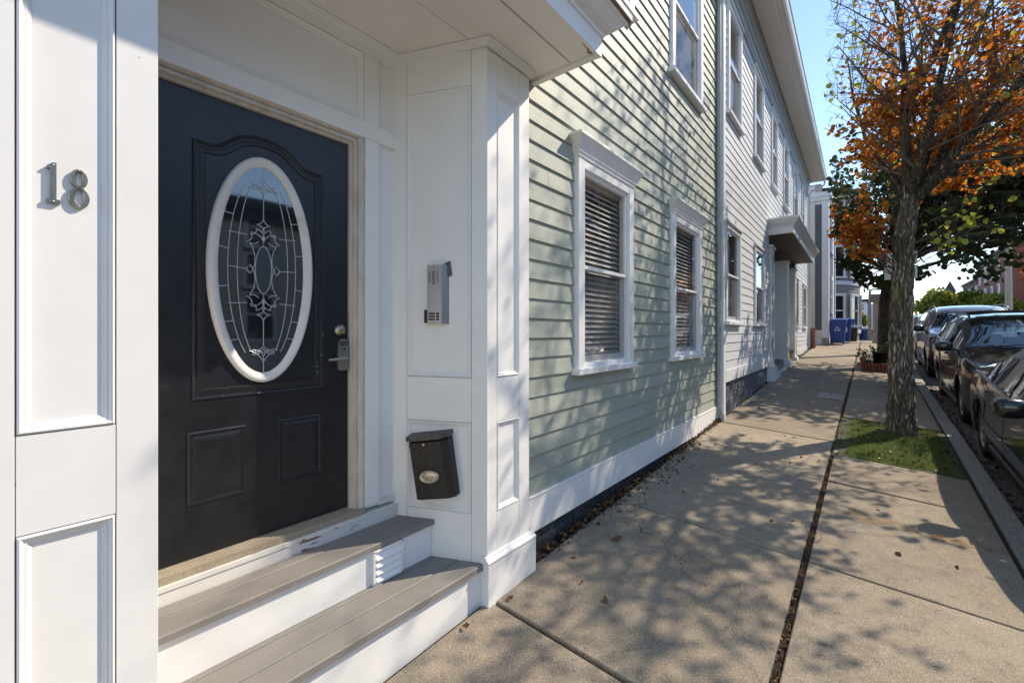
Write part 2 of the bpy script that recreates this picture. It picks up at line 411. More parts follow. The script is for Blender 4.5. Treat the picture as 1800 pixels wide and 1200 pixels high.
def concrete_mat():
    m, nt, p = nodes_of('sidewalk_concrete'); L = nt.links.new
    g = N(nt,'NewGeometry')
    def noise(sc_, det=4, ro=.6):
        n = N(nt,'TexNoise', i_Scale=sc_, i_Detail=float(det), i_Roughness=ro); L(g.outputs['Position'], n.inputs['Vector']); return n.outputs['Fac']
    def rng_(x, a, b, lo=0, hi=1):
        r = N(nt,'MapRange'); L(x, r.inputs['Value'])
        for k, v in (('From Min',a),('From Max',b),('To Min',lo),('To Max',hi)): r.inputs[k].default_value = v
        return r.outputs[0]
    def mix(f, a, b, t='MIX'):
        x = N(nt,'Mix', data_type='RGBA', blend_type=t); L(f, x.inputs['Factor']) if not isinstance(f, float) else setattr(x.inputs['Factor'],'default_value',f)
        for k, c in (('A',a),('B',b)):
            if isinstance(c, tuple): x.inputs[k].default_value = rgba(c)
            else: L(c, x.inputs[k])
        return x.outputs['Result']
    c = mix(rng_(noise(1.6,6,.65), .3, .7), (.215,.168,.118), (.325,.262,.188))
    c = mix(rng_(noise(9,5,.7), .52, .75), c, (.15,.12,.09))
    c = mix(rng_(noise(170,2,.5), .5, .68, 0, .85), c, (.46,.40,.32))
    c = mix(rng_(noise(230,2,.5), .55, .70, 0, .9), c, (.06,.05,.04))
    v = N(nt,'TexVoronoi', i_Scale=2.3); L(g.outputs['Position'], v.inputs['Vector'])
    c = mix(rng_(v.outputs['Distance'], .045, .065, .6, 0), c, (.10,.09,.085))
    v2 = N(nt,'TexVoronoi', i_Scale=17.0); L(g.outputs['Position'], v2.inputs['Vector'])
    c = mix(rng_(v2.outputs['Distance'], .06, .11, .65, 0), c, (.09,.078,.068))
    wv = N(nt,'VectorMath', operation='MULTIPLY_ADD'); nw = N(nt,'TexNoise', i_Scale=3.0, i_Detail=5.0); L(g.outputs['Position'], nw.inputs['Vector']); L(nw.outputs['Color'], wv.inputs[0]); wv.inputs[1].default_value=(.5,.5,.1); L(g.outputs['Position'], wv.inputs[2])
    vc = N(nt,'TexVoronoi', feature='DISTANCE_TO_EDGE', i_Scale=.42); L(wv.outputs[0], vc.inputs['Vector'])
    mk = N(nt,'Math', operation='MULTIPLY'); L(rng_(vc.outputs['Distance'], .0008, .0026, .75, 0), mk.inputs[0]); L(rng_(noise(.9,2), .50, .56), mk.inputs[1])
    c = mix(mk.outputs[0], c, (.05,.042,.035))
    oi = N(nt,'ObjectInfo'); hs = N(nt,'HueSaturation'); L(c, hs.inputs['Color']); L(rng_(oi.outputs['Random'],0,1,.90,1.16), hs.inputs['Value'])
    L(hs.outputs[0], p.inputs['Base Color']); p.inputs['Roughness'].default_value=.88; p.inputs['Specular IOR Level'].default_value=.3
    b = N(nt,'Bump', i_Strength=.55, i_Distance=.004); L(noise(150,3,.6), b.inputs['Height'])
    b2 = N(nt,'Bump', i_Strength=.3, i_Distance=.02); L(noise(6,4,.6), b2.inputs['Height']); L(b.outputs[0], b2.inputs['Normal'])
    L(b2.outputs[0], p.inputs['Normal'])
    return m
M['sidewalk'] = concrete_mat()

def faded_paint():
    m, nt, p = nodes_of('faded_orange_spray_paint'); L = nt.links.new
    g = N(nt,'NewGeometry'); n = N(nt,'TexNoise', i_Scale=14.0, i_Detail=8.0, i_Roughness=.75); L(g.outputs['Position'], n.inputs['Vector'])
    uv = N(nt,'TexCoord')
    r = N(nt,'MapRange'); L(n.outputs['Fac'], r.inputs['Value']); r.inputs['From Min'].default_value=.42; r.inputs['From Max'].default_value=.68; r.inputs['To Max'].default_value=.55
    p.inputs['Base Color'].default_value=(.42,.20,.03,1); p.inputs['Roughness'].default_value=.9
    L(r.outputs[0], p.inputs['Alpha'])
    return m
M['orange_paint'] = faded_paint()

M['leaf_orange'] = leafmat('autumn_leaves', [(0,(.20,.055,.02)),(.25,(.42,.12,.025)),(.6,(.64,.205,.032)),(.84,(.72,.29,.045)),(.94,(.64,.42,.06)),(1,(.45,.47,.07))], .66)
M['leaf_green'] = leafmat('dark_green_leaves', [(0,(.032,.052,.020)),(.5,(.05,.078,.027)),(.85,(.085,.11,.034)),(.95,(.16,.12,.035)),(1,(.22,.12,.04))], .35)
M['leaf_yellow'] = leafmat('yellow_green_leaves', [(0,(.10,.14,.025)),(.6,(.24,.27,.05)),(1,(.42,.36,.05))], .45)
M['leaf_lime'] = leafmat('lime_leaves', [(0,(.32,.38,.05)),(1,(.50,.50,.08))], .5)
M['leaf_dry'] = leafmat('dry_fallen_leaves', [(0,(.06,.03,.018)),(.5,(.16,.075,.035)),(.85,(.26,.12,.05)),(1,(.30,.22,.12))], .15)
M['leaf_mid'] = leafmat('mid_green_leaves', [(0,(.03,.05,.018)),(.7,(.06,.09,.025)),(1,(.10,.11,.03))], .3)
M['grass'] = leafmat('turf_blades', [(0,(.09,.16,.04)),(.6,(.17,.25,.07)),(.9,(.27,.32,.11)),(1,(.38,.32,.15))], .4)

# ---------------------------------------------------------------- ground
def run(y): return y if y < 24 else 24 + (y-24)*.12
def gz(x, y): return .0505*run(y) - .179 - .0576*x
def rz_(x, y): return .0505*run(y) - .179 - .0576*.93 - .125 + .012*min(max(x-.93,0), 4) - .012*max(x-5.2,0)
KX0, KX1 = .775, .93          # kerb inner and outer face
SX0, SXC, SX1 = -1.70, -.34, .755
YS = [-4,-2,0,5,10,14,18,22,24,26,30,40,60,100,180]
g = MB()
for a, b in zip(YS[:-1], YS[1:]):      # far ground under everything
    g.add([(-200,a,rz_(0,a)-.45),(200,a,rz_(0,a)-.45),(200,b,rz_(0,b)-.45),(-200,b,rz_(0,b)-.45)], [(0,1,2,3)])
g.add([(-600,-300,-.9),(600,-300,-.9),(600,-4,-.95),(-600,-4,-.95)], [(0,1,2,3)])
g.add([(-900,180,1.05),(900,180,1.05),(900,1500,1.0),(-900,1500,1.0)], [(0,1,2,3)])
structure('ground', g, M['concrete'])
g = MB()
YR = [-30]+YS
for a, b in zip(YR[:-1], YR[1:]):
    for x0, x1 in ((.90,3),(3,5.2),(5.2,7.4),(7.4,9.4)):
        g.add([(x0,a,rz_(x0,a)),(x1,a,rz_(x1,a)),(x1,b,rz_(x1,b)),(x0,b,rz_(x0,b))], [(0,1,2,3)])
structure('road', g, M['asphalt'])
g = MB()
for a, b in zip(YR[:-1], YR[1:]):
    g.hexa([(9.35,a,rz_(9,a)-.2),(12.2,a,rz_(9,a)-.2),(12.2,b,rz_(9,b)-.2),(9.35,b,rz_(9,b)-.2),
            (9.35,a,rz_(9,a)+.13),(12.2,a,rz_(9,a)+.17),(12.2,b,rz_(9,b)+.17),(9.35,b,rz_(9,b)+.13)])
structure('far_pavement', g, M['concrete'])

# near sidewalk: a bed with separate slabs on it
PIT = (-.31, .74, 6.2, 8.25)
bed = MB()
for a, b in zip(YR[:-1], YR[1:]):
    bed.add([(-1.82,a,gz(-1.82,a)-.022),(.80,a,gz(.80,a)-.022),(.80,b,gz(.80,b)-.022),(-1.82,b,gz(-1.82,b)-.022)], [(0,1,2,3)])
side = structure('sidewalk', bed, M['soil'])
def slab(x0, x1, y0, y1, lift=(0,0,0,0), g0=.0085):
    x0 += g0; x1 -= g0; y0 += g0; y1 -= g0
    b = .006
    top = [(x0+b,y0+b),(x1-b,y0+b),(x1-b,y1-b),(x0+b,y1-b)]
    mid = [(x0,y0),(x1,y0),(x1,y1),(x0,y1)]
    mb = MB()
    vs = [(x,y,gz(x,y)+l) for (x,y),l in zip(top,lift)] + [(x,y,gz(x,y)+l-b) for (x,y),l in zip(mid,lift)] + [(x,y,gz(x,y)-.12) for x,y in mid]
    mb.add(vs, [(0,1,2,3)]+[(4+i,4+(i+1)%4,(i+1)%4,i) for i in range(4)]+[(8+i,8+(i+1)%4,4+(i+1)%4,4+i) for i in range(4)])
    obj('slab', mb, M['sidewalk'], side)
joints = [-1.4,.20,1.855,3.505,5.20,6.75,8.45,10.15,11.85,13.55,15.25,16.95,18.65,20.35,22.05,24.0,26,28,30,33,36,40]
CG = .0115
for a, b in zip(joints[:-1], joints[1:]):
    lf = [random.uniform(-.004,.006) for _ in range(4)]
    slab(SX0, SXC-CG, a, b, lf)
    if a >= 5.1 and b <= 8.5: continue
    lf = [random.uniform(-.003,.008) for _ in range(4)]
    slab(SXC+CG, SX1, a, b, lf)
slab(SXC+CG, SX1, 5.20, PIT[2]-.05, (.012,.004,.004,.012))
slab(SXC+CG, SX1, PIT[3], 10.15, (.02,.004,.0,.0))
slab(SX0, SX1, 40, 76)
# kerb stones
kb = MB()
for a, b in zip(YR[:-1], YR[1:]):
    kb.hexa([(KX0+.01,a,gz(.85,a)-.4),(KX1-.01,a,gz(.85,a)-.4),(KX1-.01,b,gz(.85,b)-.4),(KX0+.01,b,gz(.85,b)-.4),
             (KX0+.01,a,gz(.85,a)-.03),(KX1-.01,a,gz(.85,a)-.03),(KX1-.01,b,gz(.85,b)-.03),(KX0+.01,b,gz(.85,b)-.03)])
kerb = structure('kerb', kb, M['granite'])
y = -1.3
while y < 44:
    L_ = random.uniform(1.7,2.3) if y < 24 else 6
    a, b = y+.006, y+L_-.006
    dx = random.uniform(-.006,.006); dz = random.uniform(-.004,.006)
    m_ = MB()
    x0, x1 = KX0+dx, KX1+dx
    c = .012
    vs = []
    for yy in (a, b):
        z = gz(.85, yy)+dz
        vs += [(x0,yy,z-.3),(x0,yy,z),(x1-c,yy,z-.004),(x1,yy,z-.004-c),(x1+.01,yy,z-.3)]
    m_.add(vs, [(i,i+1,5+i+1,5+i) for i in range(4)] + [(4,3,2,1,0),(5,6,7,8,9)])
    obj('kerb_stone', m_, M['granite'], kerb)
    y += L_
# orange survey marks sprayed over the slabs
def paint_mark(pts, w):
    m_ = MB()
    for (p, q) in zip(pts[:-1], pts[1:]):
        d = Vector((q[0]-p[0], q[1]-p[1])); n = Vector((-d.y, d.x)).normalized()*w/2
        c = [(p[0]+n.x,p[1]+n.y),(p[0]-n.x,p[1]-n.y),(q[0]-n.x,q[1]-n.y),(q[0]+n.x,q[1]+n.y)]
        m_.add([(x,y,gz(x,y)+.014) for x,y in c], [(0,1,2,3)])
    obj('paint_mark', m_, M['orange_paint'], side)
paint_mark([(-.62,4.64),(-.44,4.58)], .09)
paint_mark([(-.13,4.60),(0,4.40)], .08); paint_mark([(.005,4.42),(.09,4.55)], .07)
paint_mark([(.10,4.55),(.22,4.47)], .07)
paint_mark([(.22,4.44),(.74,4.54)], .09)
# utility cover
uc = thing('utility_cover', 'square concrete utility cover set flush in the shaded sidewalk', 'utility cover', (-.56,9.85,gz(-.56,9.85)))
m_ = MB(); m_.hexa([(x,y,gz(x,y)+d) for d in (-.02,.008) for x,y in ((-.78,9.60),(-.38,9.60),(-.38,10.25),(-.78,10.25))]); obj('frame', m_, M['steel_dark'], uc)
m_ = MB(); m_.hexa([(x,y,gz(x,y)+d) for d in (-.02,.014) for x,y in ((-.75,9.63),(-.41,9.63),(-.41,10.22),(-.75,10.22))]); obj('lid', m_, M['concrete'], uc)

# ---------------------------------------------------------------- joinery helpers
class Frame:
    """flat wall frame: u along the wall, z up, d out of it"""
    def __init__(s, O, u, n): s.O, s.u, s.n = Vector(O), Vector(u).normalized(), Vector(n).normalized()
    def __call__(s, u, z, d=0): return tuple(s.O + s.u*u + s.n*d + Vector((0,0,z)))
def fbox(mb, F, u0, u1, z0, z1, d0, d1, c=.0):
    """box in a wall frame; c = small chamfer on the outer edges"""
    P = [F(u0,z0,d0),F(u1,z0,d0),F(u1,z1,d0),F(u0,z1,d0)]
    Q = [F(u0,z0,d1-c),F(u1,z0,d1-c),F(u1,z1,d1-c),F(u0,z1,d1-c)]
    if not c:
        return mb.add(P+Q, [(3,2,1,0),(4,5,6,7),(0,1,5,4),(1,2,6,5),(2,3,7,6),(3,0,4,7)])
    S = [F(u0+c,z0+c,d1),F(u1-c,z0+c,d1),F(u1-c,z1-c,d1),F(u0+c,z1-c,d1)]
    return mb.add(P+Q+S, [(3,2,1,0),(8,9,10,11),(0,1,5,4),(1,2,6,5),(2,3,7,6),(3,0,4,7),(4,5,9,8),(5,6,10,9),(6,7,11,10),(7,4,8,11)])
def ring(mb, F, u0, u1, z0, z1, prof):
    """mitred moulding round a rectangle: prof = (inset, depth)"""
    vs = []
    for (i, d) in prof:
        vs += [F(u0+i,z0+i,d),F(u1-i,z0+i,d),F(u1-i,z1-i,d),F(u0+i,z1-i,d)]
    fs = []
    for k in range(len(prof)-1):
        for j in range(4):
            fs.append((k*4+j, k*4+(j+1)%4, (k+1)*4+(j+1)%4, (k+1)*4+j))
    return mb.add(vs, fs)
MOULD = [(0,-.014),(.0015,.002),(.006,.004),(.011,.001),(.014,-.004),(.019,-.004),(.021,-.009),(.026,-.011),(.028,-.014)]
MOULD_S = [(0,-.004),(.001,.0015),(.005,.002),(.009,-.002),(.014,-.003),(.016,-.009),(.018,-.010)]
def panelled(name, parent, F, u0, u1, z0, z1, pu0, pu1, panels, mat, prof=MOULD, back=.03):
    """stile-and-rail board with recessed, moulded panels; every board its own piece"""
    mb = MB(); fbox(mb, F, u0+.002, u1-.002, z0, z1, -back, -.018)
    p = obj(name, mb, mat, parent)
    gp = .002
    for a, b in ((u0,pu0),(pu1,u1)):
        m_ = MB(); fbox(m_, F, a, b, z0, z1, -.018, 0, .001); obj('stile', m_, mat, p)
    edges = [z0]
    for a, b in panels: edges += [a, b]
    edges.append(z1)
    for a, b in zip(edges[::2], edges[1::2]):
        m_ = MB(); fbox(m_, F, pu0+gp, pu1-gp, a, b, -.018, -.0005, .001); obj('rail', m_, mat, p)
    for a, b in panels:
        m_ = MB(); ring(m_, F, pu0+.0022, pu1-.0022, a+.0022, b-.0022, prof); obj('moulding', m_, mat, p)
        i = prof[-1][0]
        m_ = MB(); fbox(m_, F, pu0+i, pu1-i, a+i, b-i, -.0175, prof[-1][1]-.0004); obj('panel', m_, mat, p)
    return p

# ---------------------------------------------------------------- sash windows
def window(parent, F, y0, y1, zs, zh, cas=.092, crown=True, local=False, mt='white', blind=True, proj=.045, head=.0, curtain=False, dark=None):
    """F: wall frame at the siding face; y0..y1 outer casing; zs sill underside, zh top of head casing"""
    T = M[mt]
    O = lambda n, mb, m, p: obj(n, mb, m, p, local=local)
    zsill = zs+.05
    mb = MB()
    fbox(mb, F, y0, y0+cas, zsill, zh, -.03, proj, .002); fbox(mb, F, y1-cas, y1, zsill, zh, -.03, proj, .002)
    fbox(mb, F, y0+cas, y1-cas, zh-.072-head, zh, -.03, proj-.002, .002)
    for a, b in ((y0-.012,y0),(y1,y1+.012)): fbox(mb, F, a, b, zsill, zh, -.03, proj-.014)
    w = O('window', mb, T, parent)
    mb = MB(); fbox(mb, F, y0-.045, y1+.02, zs, zsill, -.03, proj+.035, .004)
    fbox(mb, F, y0+cas+.0015, y1-cas-.0015, zsill, zsill+.03, -.05, proj-.012, .002)
    O('sill', mb, T, w)
    mb = MB()
    if crown:
        prof = [(0,.0),(.0,.052),(.022,.056),(.03,.064),(.045,.064),(.055,.068),(.10,.092),(.125,.11),(.13,.118),(.147,.118),(.155,.112),(.158,.0)]
        h = .2/.158 if False else 1.0
        vs = []
        n = len(prof)
        for sgn, ye in ((-1,y0),(1,y1)):
            for (z, d) in prof:
                ext = max(0, d-.045)+.004
                vs.append(F(ye+sgn*ext, zh+z, d))
        mb.add(vs, [(i,i+1,n+i+1,n+i) for i in range(n-1)])
        # mitred returns
        for k, (sgn, ye) in enumerate(((-1,y0),(1,y1))):
            b = []
            for (z, d) in prof:
                ext = max(0, d-.045)+.004
                b.append(F(ye+sgn*ext, zh+z, -.02))
            base = [vs[k*n+i] for i in range(n)]
            mb.add(base+b, [(i,i+1,n+i+1,n+i) for i in range(n-1)])
    else:
        fbox(mb, F, y0-.02, y1+.02, zh, zh+.035, -.03, proj+.025, .003)
    O('header', mb, T, w)
    # sashes
    a, b = y0+cas, y1-cas
    zb, zt = zsill+.03, zh-.072-head
    zm = zb+(zt-zb)*.497
    def sash(name, z0, z1, d0, d1, st=.04, bot=.05, top=.04):
        m_ = MB()
        fbox(m_, F, a+.012, a+.012+st, z0, z1, d0, d1, .002); fbox(m_, F, b-.012-st, b-.012, z0, z1, d0, d1, .002)
        fbox(m_, F, a+.0125+st, b-.0125-st, z0, z0+bot, d0, d1-.0015, .002); fbox(m_, F, a+.0125+st, b-.0125-st, z1-top, z1, d0, d1-.0015, .002)
        O(name, m_, T, w)
        m_ = MB(); dm = (d0+d1)/2
        m_.add([F(a+.012+st-.004,z0+bot-.004,dm),F(b-.012-st+.004,z0+bot-.004,dm),F(b-.012-st+.004,z1-top+.004,dm),F(a+.012+st-.004,z1-top+.004,dm)], [(0,1,2,3)]); O('pane', m_, M['pane'], w)
    sash('upper_sash', zm-.012, zt, -.004, .022, .03, .028, .032)
    sash('lower_sash', zb, zm+.016, -.036, -.009, .034, .055, .026)
    m_ = MB(); m_.add([F(a+.013,zb+.01,-.002),F(b-.013,zb+.01,-.002),F(b-.013,zm,-.002),F(a+.013,zm,-.002)], [(0,1,2,3)]); O('screen', m_, M['screen'], w)
    # dark storm track at the sides, room behind
    m_ = MB(); fbox(m_, F, a-.001, a+.012, zb, zt, -.05, .026); fbox(m_, F, b-.012, b+.001, zb, zt, -.05, .026); fbox(m_, F, a+.012, b-.012, zt-.012, zt+.001, -.05, .027)
    O('jamb', m_, T, w)
    m_ = MB()
    P = [F(a,zb,-.05),F(b,zb,-.05),F(b,zt,-.05),F(a,zt,-.05)]; Q = [F(a,zb,-.5),F(b,zb,-.5),F(b,zt,-.5),F(a,zt,-.5)]
    m_.add(P+Q, [(4,5,6,7),(0,1,5,4),(1,2,6,5),(2,3,7,6),(3,0,4,7)])
    O('room', m_, M[dark or 'dark_in'], w)
    if blind:
        m_ = MB(); z = zb+.03; th = R(52)
        while z < zt-.05:
            c, s_ = math.cos(th)*.022, math.sin(th)*.022
            m_.add([F(a+.03,z+s_,-.066-c),F(b-.03,z+s_,-.066-c),F(b-.03,z-s_,-.066+c),F(a+.03,z-s_,-.066+c)], [(0,1,2,3)])
            z += .0445
        for t in (.16,.5,.84):
            u = a+(b-a)*t
            m_.add([F(u-.0012,zb+.01,-.052),F(u+.0012,zb+.01,-.052),F(u+.0012,zt-.02,-.052),F(u-.0012,zt-.02,-.052)], [(0,1,2,3)])
        fbox(m_, F, a+.025, b-.025, zb+.004, zb+.022, -.09, -.06); fbox(m_, F, a+.02, b-.02, zt-.05, zt-.005, -.10, -.055)
        O('blind', m_, M['blind'], w)
    if curtain:
        m_ = MB(); n = 26; vs = []
        for i in range(n+1):
            u = a+.02+(b-a-.04)*i/n; d = -.11+.012*math.sin(i*1.9)
            vs += [F(u,zb+.02,d),F(u,zt-.02,d)]
        m_.add(vs, [(2*i,2*i+2,2*i+3,2*i+1) for i in range(n)], True)
        O('curtain', m_, M['curtain'], w)
    return w

def clapboards(parent, F, zfirst, expo, nrow, y0f, y1, holes, mat, thick=.0165, local=False, joints=(), limit=300, name='clapboard', minlen=.03):
    """courses of lapped boards cut round openings (ya,yb,za,zb); a board is a piece"""
    cnt = 0; extra = MB()
    for k in range(nrow):
        z0 = zfirst+k*expo; z1 = z0+expo+.012
        segs = [(y0f(z0) if callable(y0f) else y0f, y1)]
        for (ya, yb, za, zb) in holes:
            if z0 > za-.07 and z0 < zb-.01:
                new = []
                for a, b in segs:
                    if yb <= a or ya >= b: new.append((a,b)); continue
                    if ya-a > minlen: new.append((a,ya))
                    if b-yb > minlen: new.append((yb,b))
                segs = new
        for (jk, jy) in joints:
            if jk == k:
                segs = [q for a, b in segs for q in (((a,jy-.0012),(jy+.0012,b)) if a+.1 < jy < b-.1 else ((a,b),))]
        for a, b in segs:
            dz = random.uniform(-.0012,.0012); dt = random.uniform(-.001,.0012)
            P = [F(a,z0+dz,-.012),F(b,z0+dz,-.012),F(b,z0+dz,thick+dt),F(a,z0+dz,thick+dt),F(a,z1,-.012),F(b,z1,-.012),F(b,z1,.0015),F(a,z1,.0015)]
            tgt = MB() if cnt < limit else extra
            tgt.add(P, [(0,1,2,3),(3,2,6,7),(7,6,5,4),(0,3,7,4),(1,5,6,2),(0,4,5,1)])
            if cnt < limit: obj(name, tgt, mat, parent, local=local)
            cnt += 1
    if extra.v:
        o = obj(name, extra, mat, parent, local=local); o['kind'] = 'stuff'
    return cnt

# ---------------------------------------------------------------- the green house
XS = -1.742
gh = thing('green_house', 'sage green clapboard house with white trim, panelled doorway and black front door', 'house', (-1.74, 2.3, .05))
W = M['white']
WALL = Frame((XS,0,0),(0,1,0),(1,0,0))
ZF, EX = .4632, .13082
gwins = [(2.854,3.846,1.225,2.88),(4.90,5.98,1.225,2.88),(2.82,3.86,4.44,6.25),(4.885,6.03,4.44,6.25)]
holes = [(a+.02,b-.02,zs,zh+.12) for a,b,zs,zh in gwins]
def start(z):
    if z < 3.11: return 2.213
    if z < 3.46: return 2.30
    return -.55
clapboards(gh, WALL, ZF, EX, 52, start, 6.79, holes, M['sage'],
           joints=((5,3.3),(6,5.6),(8,6.3),(2,4.15),(11,2.6),(12,6.35),(14,4.55),(16,2.5),(19,5.3),(21,6.2),(23,3.1),(24,6.0),(26,4.6),(30,3.0),(31,4.3),(3,2.985),(1,4.6),(4,5.4),(9,4.42),(17,4.3),(20,3.4),(22,5.1),(25,4.2),(27,2.9),(29,4.4)))
for i, (a, b, zs, zh) in enumerate(gwins):
    window(gh, WALL, a, b, zs, zh)
m_ = MB(); fbox(m_, WALL, 2.213, 6.83, .225, .459, -.02, .026, .003); fbox(m_, WALL, 2.213, 6.80, .4595, .468, -.02, .032, .002)
obj('skirt_board', m_, W, gh)
m_ = MB()
nS = 40
vs = []
for i in range(nS+1):
    yy = 2.1+4.75*i/nS
    for zz, dd in ((-.5,.0),(.02,.0),(.10,.0),(.16,.0),(.23,.0)):
        j = .012*mn.noise((yy*3,zz*9,1.3)) + .022*max(0,mn.noise((yy*2.1,zz*5,7.3)))*(1 if yy>3.9 else .3)
        vs.append((-1.775+j, yy, zz))
m_.add(vs, [(i*5+k,(i+1)*5+k,(i+1)*5+k+1,i*5+k+1) for i in range(nS) for k in range(4)], True)
obj('foundation', m_, M['dark_found'], gh)
# hidden bulk, blank wall to the left, roof
m_ = MB(); m_.box(-9,-2.42,-6,6.8,-.6,7.5); m_.box(-2.42,-1.78,-6,-.05,-.6,7.5); m_.box(-2.42,-1.78,-.05,6.8,7.27,7.5); m_.box(-2.42,-1.79,6.70,6.80,.1,7.3)
m_.box(-2.4,-1.765,-.55,2.6,3.55,4.44)
m_.box(-2.4,-1.765,-.55,2.75,4.4,7.3); m_.box(-2.4,-1.765,3.92,4.84,.3,7.3); m_.box(-2.4,-1.765,6.07,6.7,.3,7.3); m_.box(-2.4,-1.765,2.26,2.80,.3,3.6)
m_.box(-2.4,-1.765,2.75,6.07,3.05,4.42)
obj('wall', m_, M['sage'], gh)
m_ = MB(); m_.add([(-1.42,-6.2,7.45),(-1.42,6.9,7.45),(-5.4,6.9,9.6),(-5.4,-6.2,9.6),(-9.3,-6.2,7.45),(-9.3,6.9,7.45)], [(0,1,2,3),(3,2,5,4),(0,3,4),(1,5,2)])
m_.box(-1.78,-1.40,-6.2,6.85,7.28,7.44)
obj('roof', m_, M['far_dark'], gh)

# --- doorway
PF = Frame((-1.68,0,0),(0,1,0),(1,0,0))
PAN = [(.505,1.027),(1.283,2.962)]
pr = panelled('pilaster', gh, PF, 1.812, 2.211, .255, 3.20, 1.901, 2.112, PAN, W)
pl_ = panelled('pilaster', gh, PF, -.045, .339, .255, 3.20, .05, .244, PAN, W)
for p, (a, b) in ((pr,(1.795,2.245)),(pl_,(-.08,.352))):
    m_ = MB()
    zb0 = gz(-1.65,(a+b)/2)-.06
    fbox(m_, PF, a, b, zb0, .243, -.045, .03, .002)
    prof = [(.0,.034),(.008,.036),(.016,.030),(.022,.018),(.034,.012),(.036,.0)]
    m_.strip([(z,d) for z,d in prof], lambda z,d,t: PF(t, .2435+z, d), a-.002, b-.004)
    for e in (a-.002,b-.004): m_.add([PF(e,.2435+z,d) for z,d in prof]+[PF(e,.2435,-.03),PF(e,.28,-.03)], [(0,1,2,3,4,5,7,6)])
    obj('plinth', m_, W, p)
# bulk behind pilasters
m_ = MB(); m_.hexa([(-1.72,1.83,-.1),(-1.72,2.215,-.1),(-2.4,2.215,-.1),(-2.4,1.65,-.1),(-1.72,1.83,3.2),(-1.72,2.215,3.2),(-2.4,2.215,3.2),(-2.4,1.65,3.2)])
m_.box(-2.42,-1.712,-.05,.325,-.1,3.2)
m_.box(-2.42,-2.285,.3,1.7,-.1,3.3)
obj('door_recess', m_, W, gh)
IC, OC = Vector((-2.21,1.578,0)), Vector((-1.68,1.812,0))
e_ = (OC-IC).normalized(); RL = (OC-IC).length
RV = Frame(IC, e_, (e_.y,-e_.x,0))
panelled('reveal', gh, RV, -.08, RL, -.02, 3.20, .076, .49, [(.508,1.029),(1.285,2.961)], W)
m_ = MB(); fbox(m_, RV, RL-.0, RL+.006, .0, 3.2, -.02, -.001); obj('corner_bead', m_, W, gh)
LV = Frame((-1.69,.340,0),(-1,0,0),(0,1,0))
panelled('reveal', gh, LV, .0, .55, .15, 3.20, .08, .46, [(.508,1.029),(1.285,2.961)], W)
# wall round the door
DW = Frame((-2.215,0,0),(0,1,0),(1,0,0))
m_ = MB(); fbox(m_, DW, .345, 1.60, .56, 3.21, -.05, -.012)
# opening is covered by the door; cut as three pieces instead
m_ = MB(); fbox(m_, DW, 1.372, 1.60, .54, 3.21, -.05, -.012); fbox(m_, DW, .335, 1.372, 2.67, 3.21, -.05, -.0121)
ds = obj('door_surround', m_, W, gh)
m_ = MB(); fbox(m_, DW, 1.374, 1.463, .56, 2.6445, -.012, .010, .0015); obj('casing', m_, W, ds)
m_ = MB(); fbox(m_, DW, .342, 1.594, 2.6455, 2.735, -.012, .014, .0015); obj('casing', m_, W, ds)
m_ = MB(); fbox(m_, DW, 1.369, 1.463, 2.7365, 3.122, -.012, .009, .0015); obj('casing', m_, W, ds)
m_ = MB(); fbox(m_, DW, .342, 1.594, 3.123, 3.165, -.012, .010, .0015); obj('casing', m_, W, ds)
m_ = MB(); ring(m_, DW, .30, 1.367, 2.738, 3.121, [(0,.006),(.004,.008),(.01,.006),(.016,0),(.022,0),(.026,-.006),(.032,-.008)]); obj('moulding', m_, W, ds)
m_ = MB(); fbox(m_, DW, .332, 1.335, 2.77, 3.089, -.0119, -.009); obj('panel', m_, W, ds)
m_ = MB(); fbox(m_, DW, 1.463, 1.60, .54, .575, -.012, .004, .002); obj('casing', m_, M['white_rough'], ds)
# jamb and brick mould, beige with age
m_ = MB()
pro = [(1.303,-.075),(1.303,-.035),(1.316,-.033),(1.318,-.014),(1.332,-.012),(1.336,-.020),(1.342,-.004),(1.352,.004),(1.366,.006),(1.3735,.0),(1.3735,-.05)]
vs = [(-2.215+d, y, .558) for y, d in pro]+[(-2.215+d, y, 2.60+(y-1.303)) for y, d in pro]
n = len(pro); m_.add(vs, [(i,i+1,n+i+1,n+i) for i in range(n-1)])
vs = [(-2.215+d, .33, 2.60+(y-1.303)) for y, d in pro]+[(-2.215+d, y, 2.60+(y-1.303)) for y, d in pro]
m_.add(vs, [(i,n+i,n+i+1,i+1) for i in range(n-1)])
m_.box(-2.285,-2.235,.335,.372,.56,2.6)
obj('door_frame', m_, M['beige'], gh)
# crown under the soffit: along door wall, reveal and pilaster
cpath = [(-2.205,.33),(-2.205,1.588),(-1.672,1.822-.012),(-1.672,2.225)]
cn = [(1,0),(.985,-.17),(.93,-.36),(1,0)]
def crown_run(path, nrm, prof, z0):
    m_ = MB(); n = len(prof); vs = []
    for (x, y), (nx, ny) in zip(path, nrm):
        for d, z in prof: vs.append((x+nx*d, y+ny*d, z0+z))
    m_.add(vs, [(k*n+i,(k+1)*n+i,(k+1)*n+i+1,k*n+i+1) for k in range(len(path)-1) for i in range(n-1)])
    return m_
obj('crown_moulding', crown_run(cpath, cn, [(0,-.045),(.008,-.043),(.010,-.028),(.018,-.020),(.022,-.008),(.030,-.002),(.03,.0)], 3.208), W, gh)

